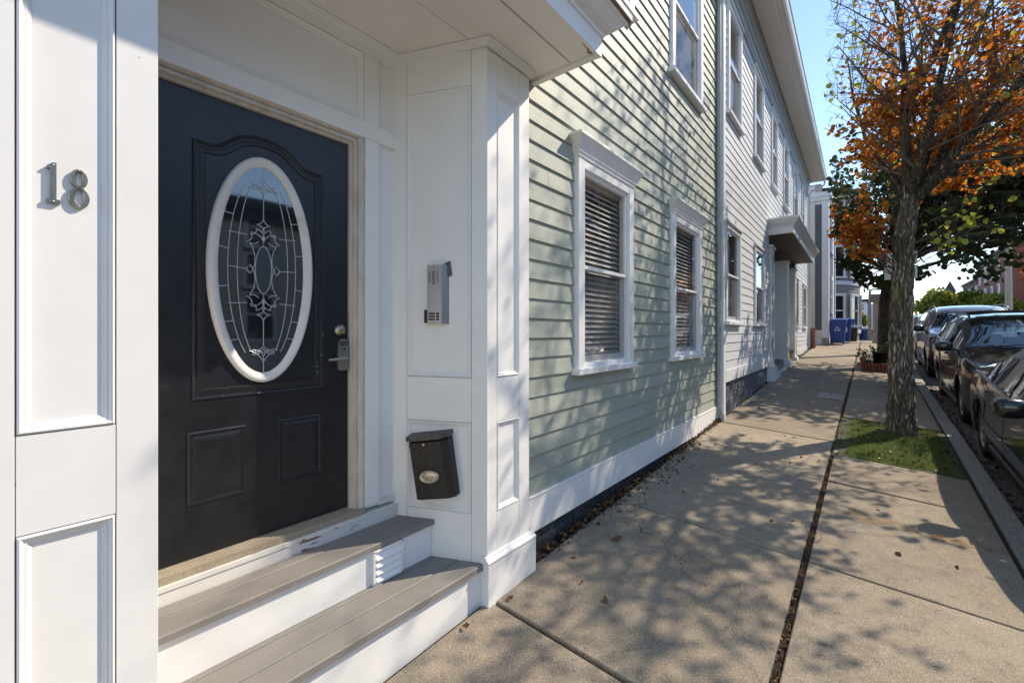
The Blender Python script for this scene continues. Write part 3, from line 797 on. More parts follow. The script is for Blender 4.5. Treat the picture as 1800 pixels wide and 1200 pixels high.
# --- the door
XD = -2.268
DF = Frame((XD,0,0),(0,1,0),(1,0,0))
m_ = MB(); fbox(m_, DF, .374, 1.301, .570, 2.596, -.044, 0, .002)
door = obj('door', m_, M['door'], gh)
def sweep(path, prof, F):
    """closed path (u,z) with an inward-offset relief profile"""
    n = len(path); out = []
    for i in range(n):
        p0, p1, p2 = Vector(path[i-1]), Vector(path[i]), Vector(path[(i+1)%n])
        a, b = (p1-p0).normalized(), (p2-p1).normalized()
        na, nb = Vector((-a.y,a.x)), Vector((-b.y,b.x))
        m = na+nb; m = m/max(.35, m.dot(na)) if m.length > 1e-6 else na
        out.append((p1, m))
    mb = MB(); k = len(prof); vs = []
    for p, m in out:
        for o_, h in prof:
            q = p+m*o_; vs.append(F(q.x, q.y, h))
    mb.add(vs, [(i*k+j, ((i+1)%n)*k+j, ((i+1)%n)*k+j+1, i*k+j+1) for i in range(n) for j in range(k-1)])
    return mb
cy_ = .866
half = [(.0,2.487),(.05,2.483),(.095,2.470),(.13,2.449),(.16,2.421),(.185,2.401),(.205,2.391),(.225,2.388)]
top = [(cy_+u,z) for u, z in half[::-1]]+[(cy_-u,z) for u, z in half[1:]]
path = [(.573,1.250),(1.160,1.250),(1.160,2.388)]+top+[(.573,2.388)]
REL = [(0,0),(.002,.005),(.007,.0075),(.013,.006),(.016,.0015),(.022,.0012),(.032,.004),(.046,.0065),(.048,.005),(.050,.0)]
obj('panel_moulding', sweep(path, REL, DF), M['door_chip'], door)
for a, b in ((.555,.785),(.925,1.151)):
    pth = [(a,.797),(b,.797),(b,1.116),(a,1.116)]
    obj('panel_moulding', sweep(pth, REL[:-2]+[(.050,.0065)], DF), M['door_chip'], door)
    m_ = MB(); fbox(m_, DF, a+.05, b-.05, .847, 1.066, .0, .0065); obj('raised_panel', m_, M['door'], door)
# oval light
OY, OZ = .860, 1.847
def oval(mb, prof, n=72):
    vs = []
    for i in range(n):
        t = 2*math.pi*i/n
        for (ra, rb, h) in prof: vs.append(DF(OY+ra*math.cos(t), OZ+rb*math.sin(t), h))
    k = len(prof)
    mb.add(vs, [(i*k+j, ((i+1)%n)*k+j, ((i+1)%n)*k+j+1, i*k+j+1) for i in range(n) for j in range(k-1)], True)
    return mb
A_, B_ = .237, .540
pf = []
for o_, h in ((0,.0),(.001,.012),(.008,.019),(.018,.021),(.026,.017),(.032,.017),(.036,.013),(.040,.011),(.043,.008),(.046,.006),(.047,.002)):
    pf.append((A_-o_, B_-o_, h))
obj('oval_frame', oval(MB(), pf), M['white_rough'], door)
m_ = MB(); n = 72
vs = [DF(OY,OZ,.003)]+[DF(OY+.1915*math.cos(2*math.pi*i/n), OZ+.4945*math.sin(2*math.pi*i/n), .003) for i in range(n)]
m_.add(vs, [(0,1+i,1+(i+1)%n) for i in range(n)], True)
def door_glass():
    m, nt, p = nodes_of('leaded_door_glass'); L = nt.links.new
    p.inputs['Base Color'].default_value=(.012,.015,.019,1); p.inputs['Roughness'].default_value=.035
    p.inputs['Specular IOR Level'].default_value=1.0; p.inputs['IOR'].default_value=1.75
    g = N(nt,'NewGeometry'); n1 = N(nt,'TexNoise', i_Scale=3.0, i_Detail=1.0); L(g.outputs['Position'], n1.inputs['Vector'])
    b = N(nt,'Bump', i_Strength=.12, i_Distance=.01); L(n1.outputs['Fac'], b.inputs['Height']); L(b.outputs[0], p.inputs['Normal'])
    return m
obj('glass', m_, door_glass(), door)
# glue-chip centre pieces of the glass
m_ = MB()
def region(fn, n=40):
    vs = [DF(OY,OZ,.0038)]+[DF(OY+u, OZ+z, .0038) for u, z in fn]
    k = len(fn); m_.add(vs, [(0,1+i,1+(i+1)%k) for i in range(k)])
region([(.035*math.cos(t),.112*math.sin(t)) for t in np.linspace(0,2*math.pi,40,endpoint=False)])
tex = surf('chipped_glass', (.02,.024,.03), .3, (260,260,260), 1, .5, bump=1, bscale=(300,300,300), bdist=.002, spec=.9)
obj('textured_pane', m_, tex, door)
# lead lines
m_ = MB()
def came(pts, r=.002, mir=True, mz=False):
    sets = [pts]
    if mir: sets.append([(-u,z) for u,z in pts])
    if mz: sets += [[(u,-z) for u,z in q] for q in list(sets)]
    for q in sets: m_.tube([DF(OY+u, OZ+z, .0048) for u,z in q], r, 6, cap=False)
def arc(u0,z0,u1,z1,bulge,n=8):
    p, q = Vector((u0,z0)), Vector((u1,z1)); d = q-p; nrm = Vector((d.y,-d.x))
    return [tuple(p+d*t+nrm*bulge*4*t*(1-t)) for t in [i/n for i in range(n+1)]]
def ell(a, b, z0, z1, n=24):
    t0, t1 = math.asin(max(-1,min(1,z0/b))), math.asin(max(-1,min(1,z1/b)))
    return [(a*math.cos(t0+(t1-t0)*i/n), b*math.sin(t0+(t1-t0)*i/n)) for i in range(n+1)]
came(ell(.152,.462,-.395,.395)); came(ell(.113,.445,-.385,.385))
came([(.036*math.cos(t),.113*math.sin(t)) for t in np.linspace(0,2*math.pi,33)], mir=False)
came(arc(.062,.125,.045,.0,.12), mz=True); came(arc(.062,.125,.022,.135,-.2), mz=True)
for s_ in (1,):
    came(arc(.045,0,.060,.022,.0)+[(.075,0)], mz=True)
# flower ornaments above and below the middle
came(arc(.0,.113,.055,.175,-.25), mz=True); came(arc(.055,.175,.075,.128,.25), mz=True)
came(arc(.0,.135,.032,.195,-.25), mz=True); came(arc(.032,.195,.06,.165,.3), mz=True)
came([(0,.113),(0,.165)], mir=False, mz=True); came(arc(0,.165,.030,.215,-.3)+arc(.030,.215,.0,.262,-.22), mz=True)
came([(0,.262),(0,.345)], mir=False, mz=True)
came(arc(0,.345,.030,.385,-.25)+arc(.030,.385,0,.44,-.2), mz=True)
came(arc(0,.375,.05,.405,-.2)+arc(.05,.405,.0,.398,-.3), mz=True); came(arc(.02,.40,.065,.385,.2), mz=True)
came([(0,.44),(0,.494)], mir=False, mz=True); came(arc(.0,.445,.065,.385,.12), mz=True)
for z_, u0 in ((.160,.072),(.0,.075)):
    came([(u0,z_),(.150,z_+.005)], mz=(z_>0))
for z_ in (.085,.245,.33):
    u = .191*math.sqrt(1-(z_/.494)**2); v = .152*math.sqrt(1-(z_/.462)**2)
    came([(v,z_),(u,z_+.006)], mz=True)
obj('came', m_, M['lead'], door)
# deadbolt, keypad lever
m_ = MB(); m_.lathe([(.0001,.022),(.016,.022),(.020,.019),(.022,.016),(.031,.012),(.033,.0)], DF(1.254,1.560,0), 'x', 28)
m_.box(XD+.0215,XD+.0235,1.253,1.2555,1.551,1.557); obj('deadbolt', m_, M['nickel'], door)
pl2 = [(-.033,-.085),(-.026,-.094),(0,-.097),(.026,-.094),(.033,-.085),(.033,.0),(.029,.055),(.022,.072),(0,.079),(-.022,.072),(-.029,.055),(-.033,.0)]
m_ = MB(); m_.prism(pl2, lambda u,v,d: DF(1.262+u, 1.434+v, d), 0, .024)
m_.tube([DF(1.262,1.405,.02),DF(1.262,1.405,.052)], .014, 14)
m_.tube([DF(1.268,1.405,.054),DF(1.235,1.4045,.058),DF(1.195,1.402,.060),DF(1.160,1.400,.056)], [.011,.0105,.0095,.008], 10)
obj('lever_lock', m_, M['nickel'], door)
m_ = MB()
for r_ in range(2):
    for c_ in range(5):
        m_.bbox(XD+.0245, XD+.027, 1.241+c_*.0098, 1.248+c_*.0098, 1.474+r_*.0135, 1.483+r_*.0135, .0008)
m_.lathe([(.0001,.0265),(.0045,.0265),(.006,.025),(.0062,.024)], DF(1.268,1.455,0), 'x', 12)
obj('keypad', m_, M['black'], door)
# threshold
m_ = MB(); m_.hexa([(-2.30,.34,.525),(-2.205,.34,.525),(-2.205,1.372,.525),(-2.30,1.372,.525),(-2.30,.34,.569),(-2.205,.34,.557),(-2.205,1.372,.557),(-2.30,1.372,.569)])
obj('door_sill', m_, M['sill_sand'], gh)
m_ = MB(); m_.bbox(-2.30,-2.193,.34,1.60,.44,.524,.003); m_.box(-2.2,-2.188,.34,1.42,.505,.5245); obj('sill_board', m_, M['sill_chip'], gh)

# --- canopy over the door
CY0, CY1 = -.30, 2.35
m_ = MB(); m_.box(-2.42,-1.30,CY0+.02,CY1-.02,3.232,3.40); m_.hexa([(-1.745,CY0,3.40),(-1.13,CY0,3.40),(-1.13,CY1+.08,3.40),(-1.745,CY1+.08,3.40),(-1.745,CY0,3.52),(-1.13,CY0,3.44),(-1.13,CY1+.08,3.44),(-1.745,CY1+.08,3.52)])
can = obj('canopy', m_, W, gh)
for x0, x1, dz in ((-2.42,-1.765,.0),(-1.762,-1.437,.0005),(-1.424,-1.262,-.004)):
    m_ = MB(); m_.bbox(x0,x1,CY0+.02,CY1-.045,3.210+dz,3.231,.002); obj('soffit_board', m_, M['soffit'], can)
m_ = MB(); m_.bbox(-1.74,-1.2605,CY1-.044,CY1,3.190,3.26,.003); obj('trim', m_, M['soffit'], can)
m_ = MB(); m_.bbox(-1.262,-1.240,CY0,CY1+.0005,3.188,3.305,.002); obj('fascia', m_, W, can)
m_ = MB(); m_.box(-1.75,-1.2625,CY1-.02,CY1-.0005,3.255,3.42); obj('fascia', m_, W, can)
cp = [(0.0,.0),(.010,.004),(.014,.022),(.030,.030),(.055,.045),(.085,.072),(.098,.088),(.104,.094),(.118,.096),(.120,.112),(.132,.114),(.132,.146),(.128,.150),(0,.155)]
cpath = [(-1.240,CY0),(-1.240,CY1),(-1.745,CY1)]
cn2 = [(1,0),(1,1),(0,1)]
obj('crown_moulding', crown_run(cpath, cn2, cp[:9]+[(.118,.10)], 3.300), W, can)
obj('bare_wood_edge', crown_run(cpath, cn2, [(.117,.098),(.121,.100),(.121,.113)], 3.300), M['wood_raw'], can)
obj('drip_edge', crown_run(cpath, cn2, [(.119,.113),(.134,.115),(.135,.148),(.130,.152),(.0,.156)], 3.300), M['frieze_dark'], can)
def decal(name, pts, mat, par):
    m_ = MB(); m_.add([(x,y,3.2040) for x,y in pts], [tuple(range(len(pts)))[::-1]]); obj(name, m_, mat, par)
decal('glue_stain', [(-1.275,2.17),(-1.262,2.26),(-1.262,2.30),(-1.29,2.302),(-1.30,2.28),(-1.283,2.25)], M['patch_brown'], can)
decal('glue_stain', [(-1.33,1.56),(-1.30,1.60),(-1.272,1.72),(-1.265,1.70),(-1.28,1.56)], M['patch_brown'], can)
# ---------------------------------------------------------------- entry steps
st = thing('entry_steps', 'pair of worn grey composite steps with white risers below the black door', 'steps', (-1.9,1.05,.05))
Z1, Z2 = .452, .237
def rev_y(x): return 1.578+(x+2.21)*(.234/.53)
def board(name, x0, x1, z0, z1, mat, y0=.345):
    m_ = MB(); c = .004
    ya, yb = rev_y(x0)-.004, rev_y(x1)-.004
    B = [(x0,y0),(x1,y0),(x1,yb),(x0,ya)]
    T_ = [(x0+c,y0),(x1-c,y0),(x1-c,yb),(x0+c,ya)]
    m_.add([(x,y,z0) for x,y in B]+[(x,y,z1-c) for x,y in B]+[(x,y,z1) for x,y in T_],
           [(3,2,1,0),(8,9,10,11)]+[(i,(i+1)%4,4+(i+1)%4,4+i) for i in range(4)]+[(4+i,4+(i+1)%4,8+(i+1)%4,8+i) for i in range(4)])
    return obj(name, m_, mat, st)
board('tread_board', -2.187, -2.114, Z1-.028, Z1, M['tread']); board('tread_board', -2.108, -1.972, Z1-.028, Z1, M['tread'])
board('tread_board', -2.03, -1.968, Z2-.03, Z2, M['tread']); board('tread_board', -1.962, -1.833, Z2-.03, Z2, M['tread']); board('tread_board', -1.827, -1.690, Z2-.034, Z2, M['tread'])
board('riser_board', -2.012, -1.992, Z2+.001, Z1-.029, W); board('riser_board', -1.732, -1.712, -.10, Z2-.035, W)
vt = MB(); VF = Frame((-1.992,0,0),(0,1,0),(1,0,0))
y0, y1, z0, z1 = 1.275, 1.462, .2395, .418
fbox(vt, VF, y0, y0+.016, z0, z1, 0, .020, .002); fbox(vt, VF, y1-.016, y1, z0, z1, 0, .020, .002); fbox(vt, VF, y0+.0165, y1-.0165, z0, z0+.014, 0, .019, .002); fbox(vt, VF, y0+.0165, y1-.0165, z1-.014, z1, 0, .019, .002)
v = obj('vent', vt, W, st)
for i in range(4):
    a = z0+.0155+i*.037
    m_ = MB(); m_.hexa([VF(y0+.017,a,.001),VF(y1-.017,a,.001),VF(y1-.017,a+.035,.001),VF(y0+.017,a+.035,.001),VF(y0+.017,a,.026),VF(y1-.017,a,.026),VF(y1-.017,a+.033,.003),VF(y0+.017,a+.033,.003)])
    obj('slat', m_, W, v)
m_ = MB()
for yy in (y0+.008,y1-.008):
    for zz in (z0+.007,z1-.007): m_.lathe([(.0001,.0225),(.003,.022),(.0042,.020)], VF(yy,zz,0), 'x', 8)
obj('screw', m_, M['steel_dark'], v)

# ---------------------------------------------------------------- things fixed to the doorway
NF = Frame((-1.7005,0,0),(0,1,0),(1,0,0))
m_ = MB()
one = [(.1055,1.893),(.1315,1.893),(.1315,1.9035),(.1245,1.9045),(.1245,2.002),(.1185,2.0025),(.107,1.992),(.1055,1.984),(.1125,1.986),(.1125,1.9045),(.1055,1.9035)]
m_.prism(one, lambda u,v,d: NF(u,v,d), .006, .016)
m_.tube([NF(.1185,1.995,.002),NF(.1185,1.995,.006)], .003, 8)
for zz in (1.8985,1.995): m_.lathe([(.0001,.0178),(.002,.0172),(.003,.016)], NF(.1185,zz,0), 'x', 8)
single('house_number', m_, M['nickel'], (-1.68,.118,1.89), 'slim brushed nickel numeral one on the white panelled pilaster left of the door', 'house number', 'house numbers on the pilaster')
m_ = MB()
def annulus(cu, cz, a, b, t0, n=30):
    vs = []
    pf = [(0,.006),(0,.014),(.2,.016),(.8,.016),(1,.014),(1,.006)]
    for i in range(n):
        t = 2*math.pi*i/n
        th = t0*(.72+.28*abs(math.cos(t)))
        for q, d in pf:
            vs.append(NF(cu+(a-th*q)*math.cos(t), cz+(b-th*.7*q)*math.sin(t), d))
    k = len(pf)
    m_.add(vs, [(i*k+j, ((i+1)%n)*k+j, ((i+1)%n)*k+(j+1)%k, i*k+(j+1)%k) for i in range(n) for j in range(k)])
annulus(.1675,1.9715,.0180,.0265,.0115); annulus(.1675,1.9195,.0215,.0305,.0130)
m_.tube([NF(.1675,1.992,.002),NF(.1675,1.992,.006)], .003, 8)
for zz in (1.8935,1.994): m_.lathe([(.0001,.0178),(.002,.0172),(.003,.016)], NF(.1675,zz,0), 'x', 8)
single('house_number', m_, M['nickel'], (-1.68,.168,1.887), 'round two-looped brushed nickel numeral eight on the white panelled pilaster left of the door', 'house number', 'house numbers on the pilaster')

loc = RV(.28,1.596,-.014)
ic_ = thing('intercom', 'aluminium door intercom with speaker slots on the white door reveal', 'intercom', loc)
m_ = MB(); u0, u1, z0, z1 = .222, .318, 1.596, 1.938
D0 = -.014
pl3 = [(u0,D0),(u0,D0+.036),(u0+.003,D0+.040),(u1-.004,D0+.040),(u1,D0+.037),(u1+.026,D0+.004),(u1+.026,D0)]
m_.prism(pl3, lambda a,b,t: RV(a,t,b), z0, z1); obj('body', m_, M['alu'], ic_)
m_ = MB()
for cu, w_, rows, zz in ((.2385,.0095,9,1.897),(.2635,.02,11,1.903),(.2885,.0095,9,1.897)):
    for r_ in range(rows):
        fbox(m_, RV, cu-w_/2, cu+w_/2, zz-r_*.0072-.0042, zz-r_*.0072, D0+.0395, D0+.0404)
obj('speaker_slots', m_, M['steel_dark'], ic_)
for i in range(3):
    m_ = MB(); zz = 1.661-i*.0165; fbox(m_, RV, .231, .274, zz-.0105, zz, D0+.0395, D0+.0406, .0006); obj('name_window', m_, M['black'], ic_)
    m_ = MB(); fbox(m_, RV, .282, .298, zz-.0125, zz+.001, D0+.0395, D0+.0425, .001); obj('call_button', m_, M['black'], ic_)
m_ = MB()
for zz in (1.604,1.931): m_.lathe([(.0001,.0),(.0032,0),(.0036,-.002)], (0,0,0), 'z', 8) if False else fbox(m_, RV, .2635, .2685, zz-.0025, zz+.0025, D0+.0395, D0+.0412, .0008)
obj('screw', m_, M['steel_dark'], ic_)
m_ = MB(); q = [(.318,1.946),(.352,1.962),(.364,1.878),(.340,1.870),(.325,1.90)]
m_.prism(q, lambda a,b,t: RV(a,b,t), D0+.0005, D0+.012); obj('back_plate', m_, M['steel_dark'], ic_)
dbm = MB(); fbox(dbm, RV, .192, .2195, 1.603, 1.679, D0, D0+.022, .004); fbox(dbm, RV, .2005, .211, 1.652, 1.663, D0+.022, D0+.0235, .001)
dbm.v = [tuple(v) for v in dbm.v]
single('doorbell', dbm, M['black'], RV(.206,1.603,-.014), 'small black plastic doorbell box at the lower left of the intercom', 'doorbell')

mbx = thing('mailbox', 'dark bronze metal mailbox hanging askew on the white reveal beside the steps', 'mailbox', RV(.28,.6,-.014))
TL_ = R(8.5); MC = (.268,.772)
def MT(u, z, d):
    c, s_ = math.cos(TL_), math.sin(TL_)
    return RV(MC[0]+u*c-z*s_, MC[1]+u*s_+z*c, D0+d)
m_ = MB(); hw = .122
fr_ = [(-hw,.0),(-hw,.078),(-hw+.018,.092),(hw-.040,.092),(hw,.062),(hw,.0)]
zb, zt = -.175, .150
lo = [(u*.985,d*.92) for u, d in fr_]
n = len(fr_)
vs = [MT(u,zb-.0 if d < .09 else zb,d) for u,d in lo]+[MT(u,zt,d) for u,d in fr_]+[MT(u*.98,zt+.022,d*.62) for u,d in fr_]
m_.add(vs, [(i,(i+1)%n,n+(i+1)%n,n+i) for i in range(n)]+[(n+i,n+(i+1)%n,2*n+(i+1)%n,2*n+i) for i in range(n)]+[tuple(range(n))[::-1], tuple(range(2*n,3*n))])
obj('body', m_, M['mailbox'], mbx)
m_ = MB(); ld = [(-hw-.012,-.002),(-hw-.012,.088),(-hw+.010,.104),(hw-.036,.104),(hw+.008,.068),(hw+.008,-.002)]
vs = [MT(u,zt+.024-d*.10,d) for u,d in ld]+[MT(u,zt+.046-d*.10,d) for u,d in ld]
m_.add(vs, [tuple(range(n))[::-1], tuple(range(n,2*n))]+[(i,(i+1)%n,n+(i+1)%n,n+i) for i in range(n)])
obj('lid', m_, surf('mailbox_lid', (.10,.092,.082), .5, (20,20,20), 2, .2, metal=.3), mbx)
m_ = MB(); vs = []; k = 40
pf = [(1.0,.092),(1.0,.096),(.93,.100),(.84,.099),(.76,.094),(.70,.0925),(.64,.094),(.5,.0965),(.0,.098)]
for i in range(k):
    t = 2*math.pi*i/k
    for r_, d in pf: vs.append(MT(-.012+.062*r_*math.cos(t), -.045+.036*r_*math.sin(t), d))
q = len(pf); m_.add(vs, [(i*q+j,((i+1)%k)*q+j,((i+1)%k)*q+j+1,i*q+j+1) for i in range(k) for j in range(q-1)], True)
for j in range(-3,4):
    m_.tube([MT(-.012+j*.008,-.056+abs(j)*.002,.0975),MT(-.012+j*.007,-.036-abs(j)*.002,.0985)], .0016, 6)
obj('badge', m_, M['brass'], mbx)
m_ = MB(); m_.tube([MT(-.02,.138,.090),MT(-.02,.138,.097)], .007, 10); obj('lock', m_, M['nickel'], mbx)
m_ = MB(); m_.tube([MT(-.115,-.17,.01),MT(-.117,-.20,.012),MT(-.119,-.206,.02)], .002, 6); obj('paper_hook', m_, M['steel_dark'], mbx)

# ---------------------------------------------------------------- the grey house next door
GR = R(.8)
gy = thing('gray_house', 'long pale grey clapboard house with six upper windows and a small double-door porch', 'house', (-1.665, 6.83, 0), GR)
GF = Frame((0,0,0),(0,1,0),(1,0,0))
GW = M['gray_trim']
def ggz(y, off=0): return gz(-1.665+off-.014*y, 6.83+y)
GL = 12.95
gw_low = [(.10,1.12),(2.36,3.42),(8.86,9.74),(11.2,12.3)]
gw_up = [(.25,1.20),(2.34,3.32),(4.36,5.22),(6.32,7.26),(8.55,9.45),(10.75,11.6)]
gh_ = [(a+.02,b-.02,1.655,3.23) for a,b in gw_low]+[(a+.02,b-.02,4.81,6.56) for a,b in gw_up]+[(4.12,9.0,0,3.98)]
clapboards(gy, GF, .985, .1335, 44, .135, GL-.08, gh_, M['gray_siding'], .012, local=True, limit=292)
wi = 0
for a, b in gw_low:
    window(gy, GF, a, b, 1.655, 3.17, .085, False, True, 'gray_trim', blind=False, curtain=(wi%2==0), proj=.04); wi += 1
for a, b in gw_up:
    window(gy, GF, a, b, 4.81, 6.52, .085, False, True, 'gray_trim', blind=False, curtain=True, proj=.04); wi += 1
m_ = MB(); m_.bbox(-.13,.020,-.0,.13,.26,7.1,.003); obj('corner_board', m_, GW, gy, True)
m_ = MB(); m_.bbox(-.13,.020,GL-.08,GL+.06,.5,7.1,.003); obj('corner_board', m_, GW, gy, True)
for a, b in ((.131,4.14),(8.97,GL-.081)):
    m_ = MB(); fbox(m_, GF, a, b, .80, .983, -.03, .022, .003); obj('skirt_board', m_, GW, gy, True)
# painted brick foundation
nb = 0
fmb = MB(); fbox(fmb, GF, .0, GL, -.5, .81, -.2, -.045); fnd = obj('foundation', fmb, M['gray_brick'], gy, True)
for r_ in range(9):
    z0 = .79-(r_+1)*.0675
    y = .02+(.105 if r_ % 2 else 0)
    while y < 4.1:
        y1 = y+.203
        if z0+.06 > ggz(y)-.02 and nb < 280:
            m_ = MB(); d = random.uniform(-.036,-.028); fbox(m_, GF, y, min(y1-.008,4.12), z0, z0+.0595, -.06, d, .003); obj('brick', m_, M['gray_brick'], fnd, True); nb += 1
        y = y1+.002
# frieze, soffit, gutter
m_ = MB()
prof = [(.012,6.62),(.030,6.63),(.030,6.70),(.040,6.71),(.040,6.86),(.055,6.87),(.055,7.02),(.075,7.04),(.085,7.10),(.11,7.17),(.13,7.20)]
m_.strip([(d,z) for d,z in prof], lambda d,z,t: (d,t,z), -.02, GL+.05); obj('frieze', m_, M['frieze_dark'], gy, True)
m_ = MB(); m_.box(.0,.50,-.05,GL+.25,7.20,7.22); obj('soffit', m_, M['soffit_gray'], gy, True)
m_ = MB(); m_.bbox(.44,.485,-.05,GL+.25,7.222,7.36,.003); m_.bbox(.40,.44,-.05,GL+.25,7.185,7.1995,.002); obj('fascia', m_, GW, gy, True)
m_ = MB(); pg = [(.487,7.24),(.535,7.235),(.56,7.26),(.575,7.30),(.585,7.36),(.592,7.365),(.592,7.375),(.58,7.375)]
m_.strip(pg, lambda d,z,t: (d,t,z), -.05, GL+.28); m_.add([(d,GL+.28,z) for d,z in pg]+[(.487,GL+.28,7.375)], [tuple(range(len(pg)+1))]); obj('gutter', m_, GW, gy, True)
m_ = MB(); m_.tube([(.54,GL+.2,7.25),(.52,GL+.2,7.05),(.40,GL+.18,6.93),(.12,GL+.12,6.86),(.06,GL+.10,6.75),(.055,GL+.10,.7)], .035, 10); obj('downspout', m_, GW, gy, True)
m_ = MB(); m_.tube([(.015,-.075,.12),(.03,-.07,.34)], .02, 8, smooth=True); m_.tube([(-.035,-.045,.34),(-.035,-.045,7.2)], .032, 10); m_.tube([(.03,-.07,.34),(-.035,-.045,.52)], .022, 8); obj('downspout', m_, surf('old_grey_pipe',(.36,.37,.36),.5,(4,4,2),3,.1), gy, True)
m_ = MB(); m_.box(-8,-.55,0,GL,-.5,7.2); m_.box(-.55,-.02,-.0,.14,-.5,7.2); m_.box(-.55,-.02,GL-.2,GL+.05,-.5,7.2); m_.box(-.55,-.02,0,GL,6.6,7.2)
for a, b in ((1.2,2.3),(3.45,4.2),(9.0,8.8),(9.8,11.15)):
    if b > a: m_.box(-.55,-.03,a,b,.8,6.6)
m_.box(-.55,-.03,0,GL,4.02,4.8)
m_.add([(.60,-.1,7.37),(.60,GL+.3,7.37),(-4,GL+.3,9.4),(-4,-.1,9.4),(-8.6,-.1,7.37),(-8.6,GL+.3,7.37)], [(0,1,2,3),(3,2,5,4),(1,5,2),(0,3,4)])
obj('wall', m_, M['gray_siding'], gy, True)
# double-door porch
def gbox(name, *a, mat=GW, par=gy, c=.004):
    m_ = MB(); m_.bbox(*a, c); return obj(name, m_, mat, par, True)
for (a, b) in ((4.17,4.60),(6.86,7.22),(8.60,8.95)):
    p = gbox('porch_pilaster', -.45, .045, a, b, .5, 3.40)
    gbox('capital', -.44, .075, a-.03, b+.03, 3.40, 3.46, par=p); 
    m_ = MB(); m_.hexa([(-.3,a-.05,ggz(a)-.1),(.13,a-.05,ggz(a)-.1),(.13,b+.05,ggz(a)-.1),(-.3,b+.05,ggz(a)-.1),(-.3,a-.02,.80),(.085,a-.02,.80),(.085,b+.02,.80),(-.3,b+.02,.80)]); obj('plinth', m_, GW, p, True)
    m_ = MB()
    for z0, z1 in ((.95,1.42),(1.56,3.25)):
        m_.add([(.0465,a+.12,z0),(.0465,b-.12,z0),(.0465,b-.12,z1),(.0465,a+.12,z1)], [(0,1,2,3)])
    obj('panel', m_, M['frieze_dark'], p, True)
for a, b in ((4.61,6.85),(7.23,8.59)):
    d = gbox('porch_door', -.50, -.44, a+.2, b-.2, .78, 2.95, mat=M['door']); gbox('pane', -.437, -.433, a+.5, b-.5, 1.9, 2.7, mat=M['pane'], par=d)
    m_ = MB(); m_.box(-.55,-.45,a,a+.2,.7,3.4); m_.box(-.55,-.45,b-.2,b,.7,3.4); m_.box(-.55,-.449,a,b,2.95,3.45); obj('door_surround', m_, GW, gy, True)
    gbox('step', -.5, .06, a, b, ggz(b)-.3, .66, mat=GW); gbox('tread_board', -.5, .085, a+.002, b-.002, .662, .69, mat=M['tread'])
gbox('step', -.3, .10, 4.62, 8.58, ggz(4.6)-.1, .52, mat=GW)
pc = gbox('porch_canopy', -.5, .47, 4.02, 9.12, 3.645, 3.78)
for i in range(8):
    x0 = -.42+i*.108; gbox('soffit_board', x0, x0+.105, 4.05, 9.09, 3.632, 3.644, mat=M['wood_brown'], par=pc, c=.002)
m_ = MB(); pr_ = [(.0,.0),(.01,.03),(.03,.05),(.075,.10),(.10,.15),(.12,.155),(.12,.20),(-.05,.235)]
n = len(pr_); pth = [((.0,4.02),(0,-1)),((.47,4.02),(1,-1)),((.47,9.12),(1,1)),((.0,9.12),(0,1))]
vs = [(x+nx*d, y+ny*d, 3.78+z) for (x,y),(nx,ny) in pth for d, z in pr_]
m_.add(vs, [(k*n+i,(k+1)*n+i,(k+1)*n+i+1,k*n+i+1) for k in range(3) for i in range(n-1)]); m_.add([vs[k*n+n-1] for k in range(4)], [(0,1,2,3)])
obj('crown_moulding', m_, GW, pc, True)
# electric cable clipped along the siding by the first window
m_ = MB(); m_.tube([(.03,.03,2.05),(.055,.04,2.2),(.06,.06,2.6),(.05,.07,3.22)], .006, 6); obj('cable', m_, M['frieze_dark'], gy, True)

# ---------------------------------------------------------------- foliage helpers
def leaves_mesh(P, D, size, name, seed=1, droop=.3):
    """P (n,3) leaf bases, D (n,3) directions -> rounded leaves folded along the rib"""
    r = np.random.default_rng(seed); n = len(P)
    D = D/(np.linalg.norm(D,axis=1,keepdims=True)+1e-9)
    up = r.normal(size=(n,3)); up[:,2] += .6
    S = np.cross(D, up); S /= (np.linalg.norm(S,axis=1,keepdims=True)+1e-9)
    Nn = np.cross(S, D)
    L = size*r.uniform(.65,1.25,(n,1)); Wd = L*r.uniform(.36,.5,(n,1)); fold = L*r.uniform(.05,.22,(n,1))
    curl = L*r.uniform(-.1,.25,(n,1))
    v0 = P; v1 = P+D*L*.35+S*Wd+Nn*fold; v2 = P+D*L*.78+S*Wd*.72+Nn*(fold*.8-curl*.5)
    v3 = P+D*L-Nn*curl; v4 = P+D*L*.78-S*Wd*.72+Nn*(fold*.8-curl*.5); v5 = P+D*L*.35-S*Wd+Nn*fold
    V = np.stack([v0,v1,v2,v3,v4,v5],1).reshape(-1,3)
    b = (np.arange(n)*6)[:,None]
    F = np.concatenate([b+np.array([[0,1,2,3]]), b+np.array([[0,3,4,5]])],0)
    return fast_mesh(name, V, F)

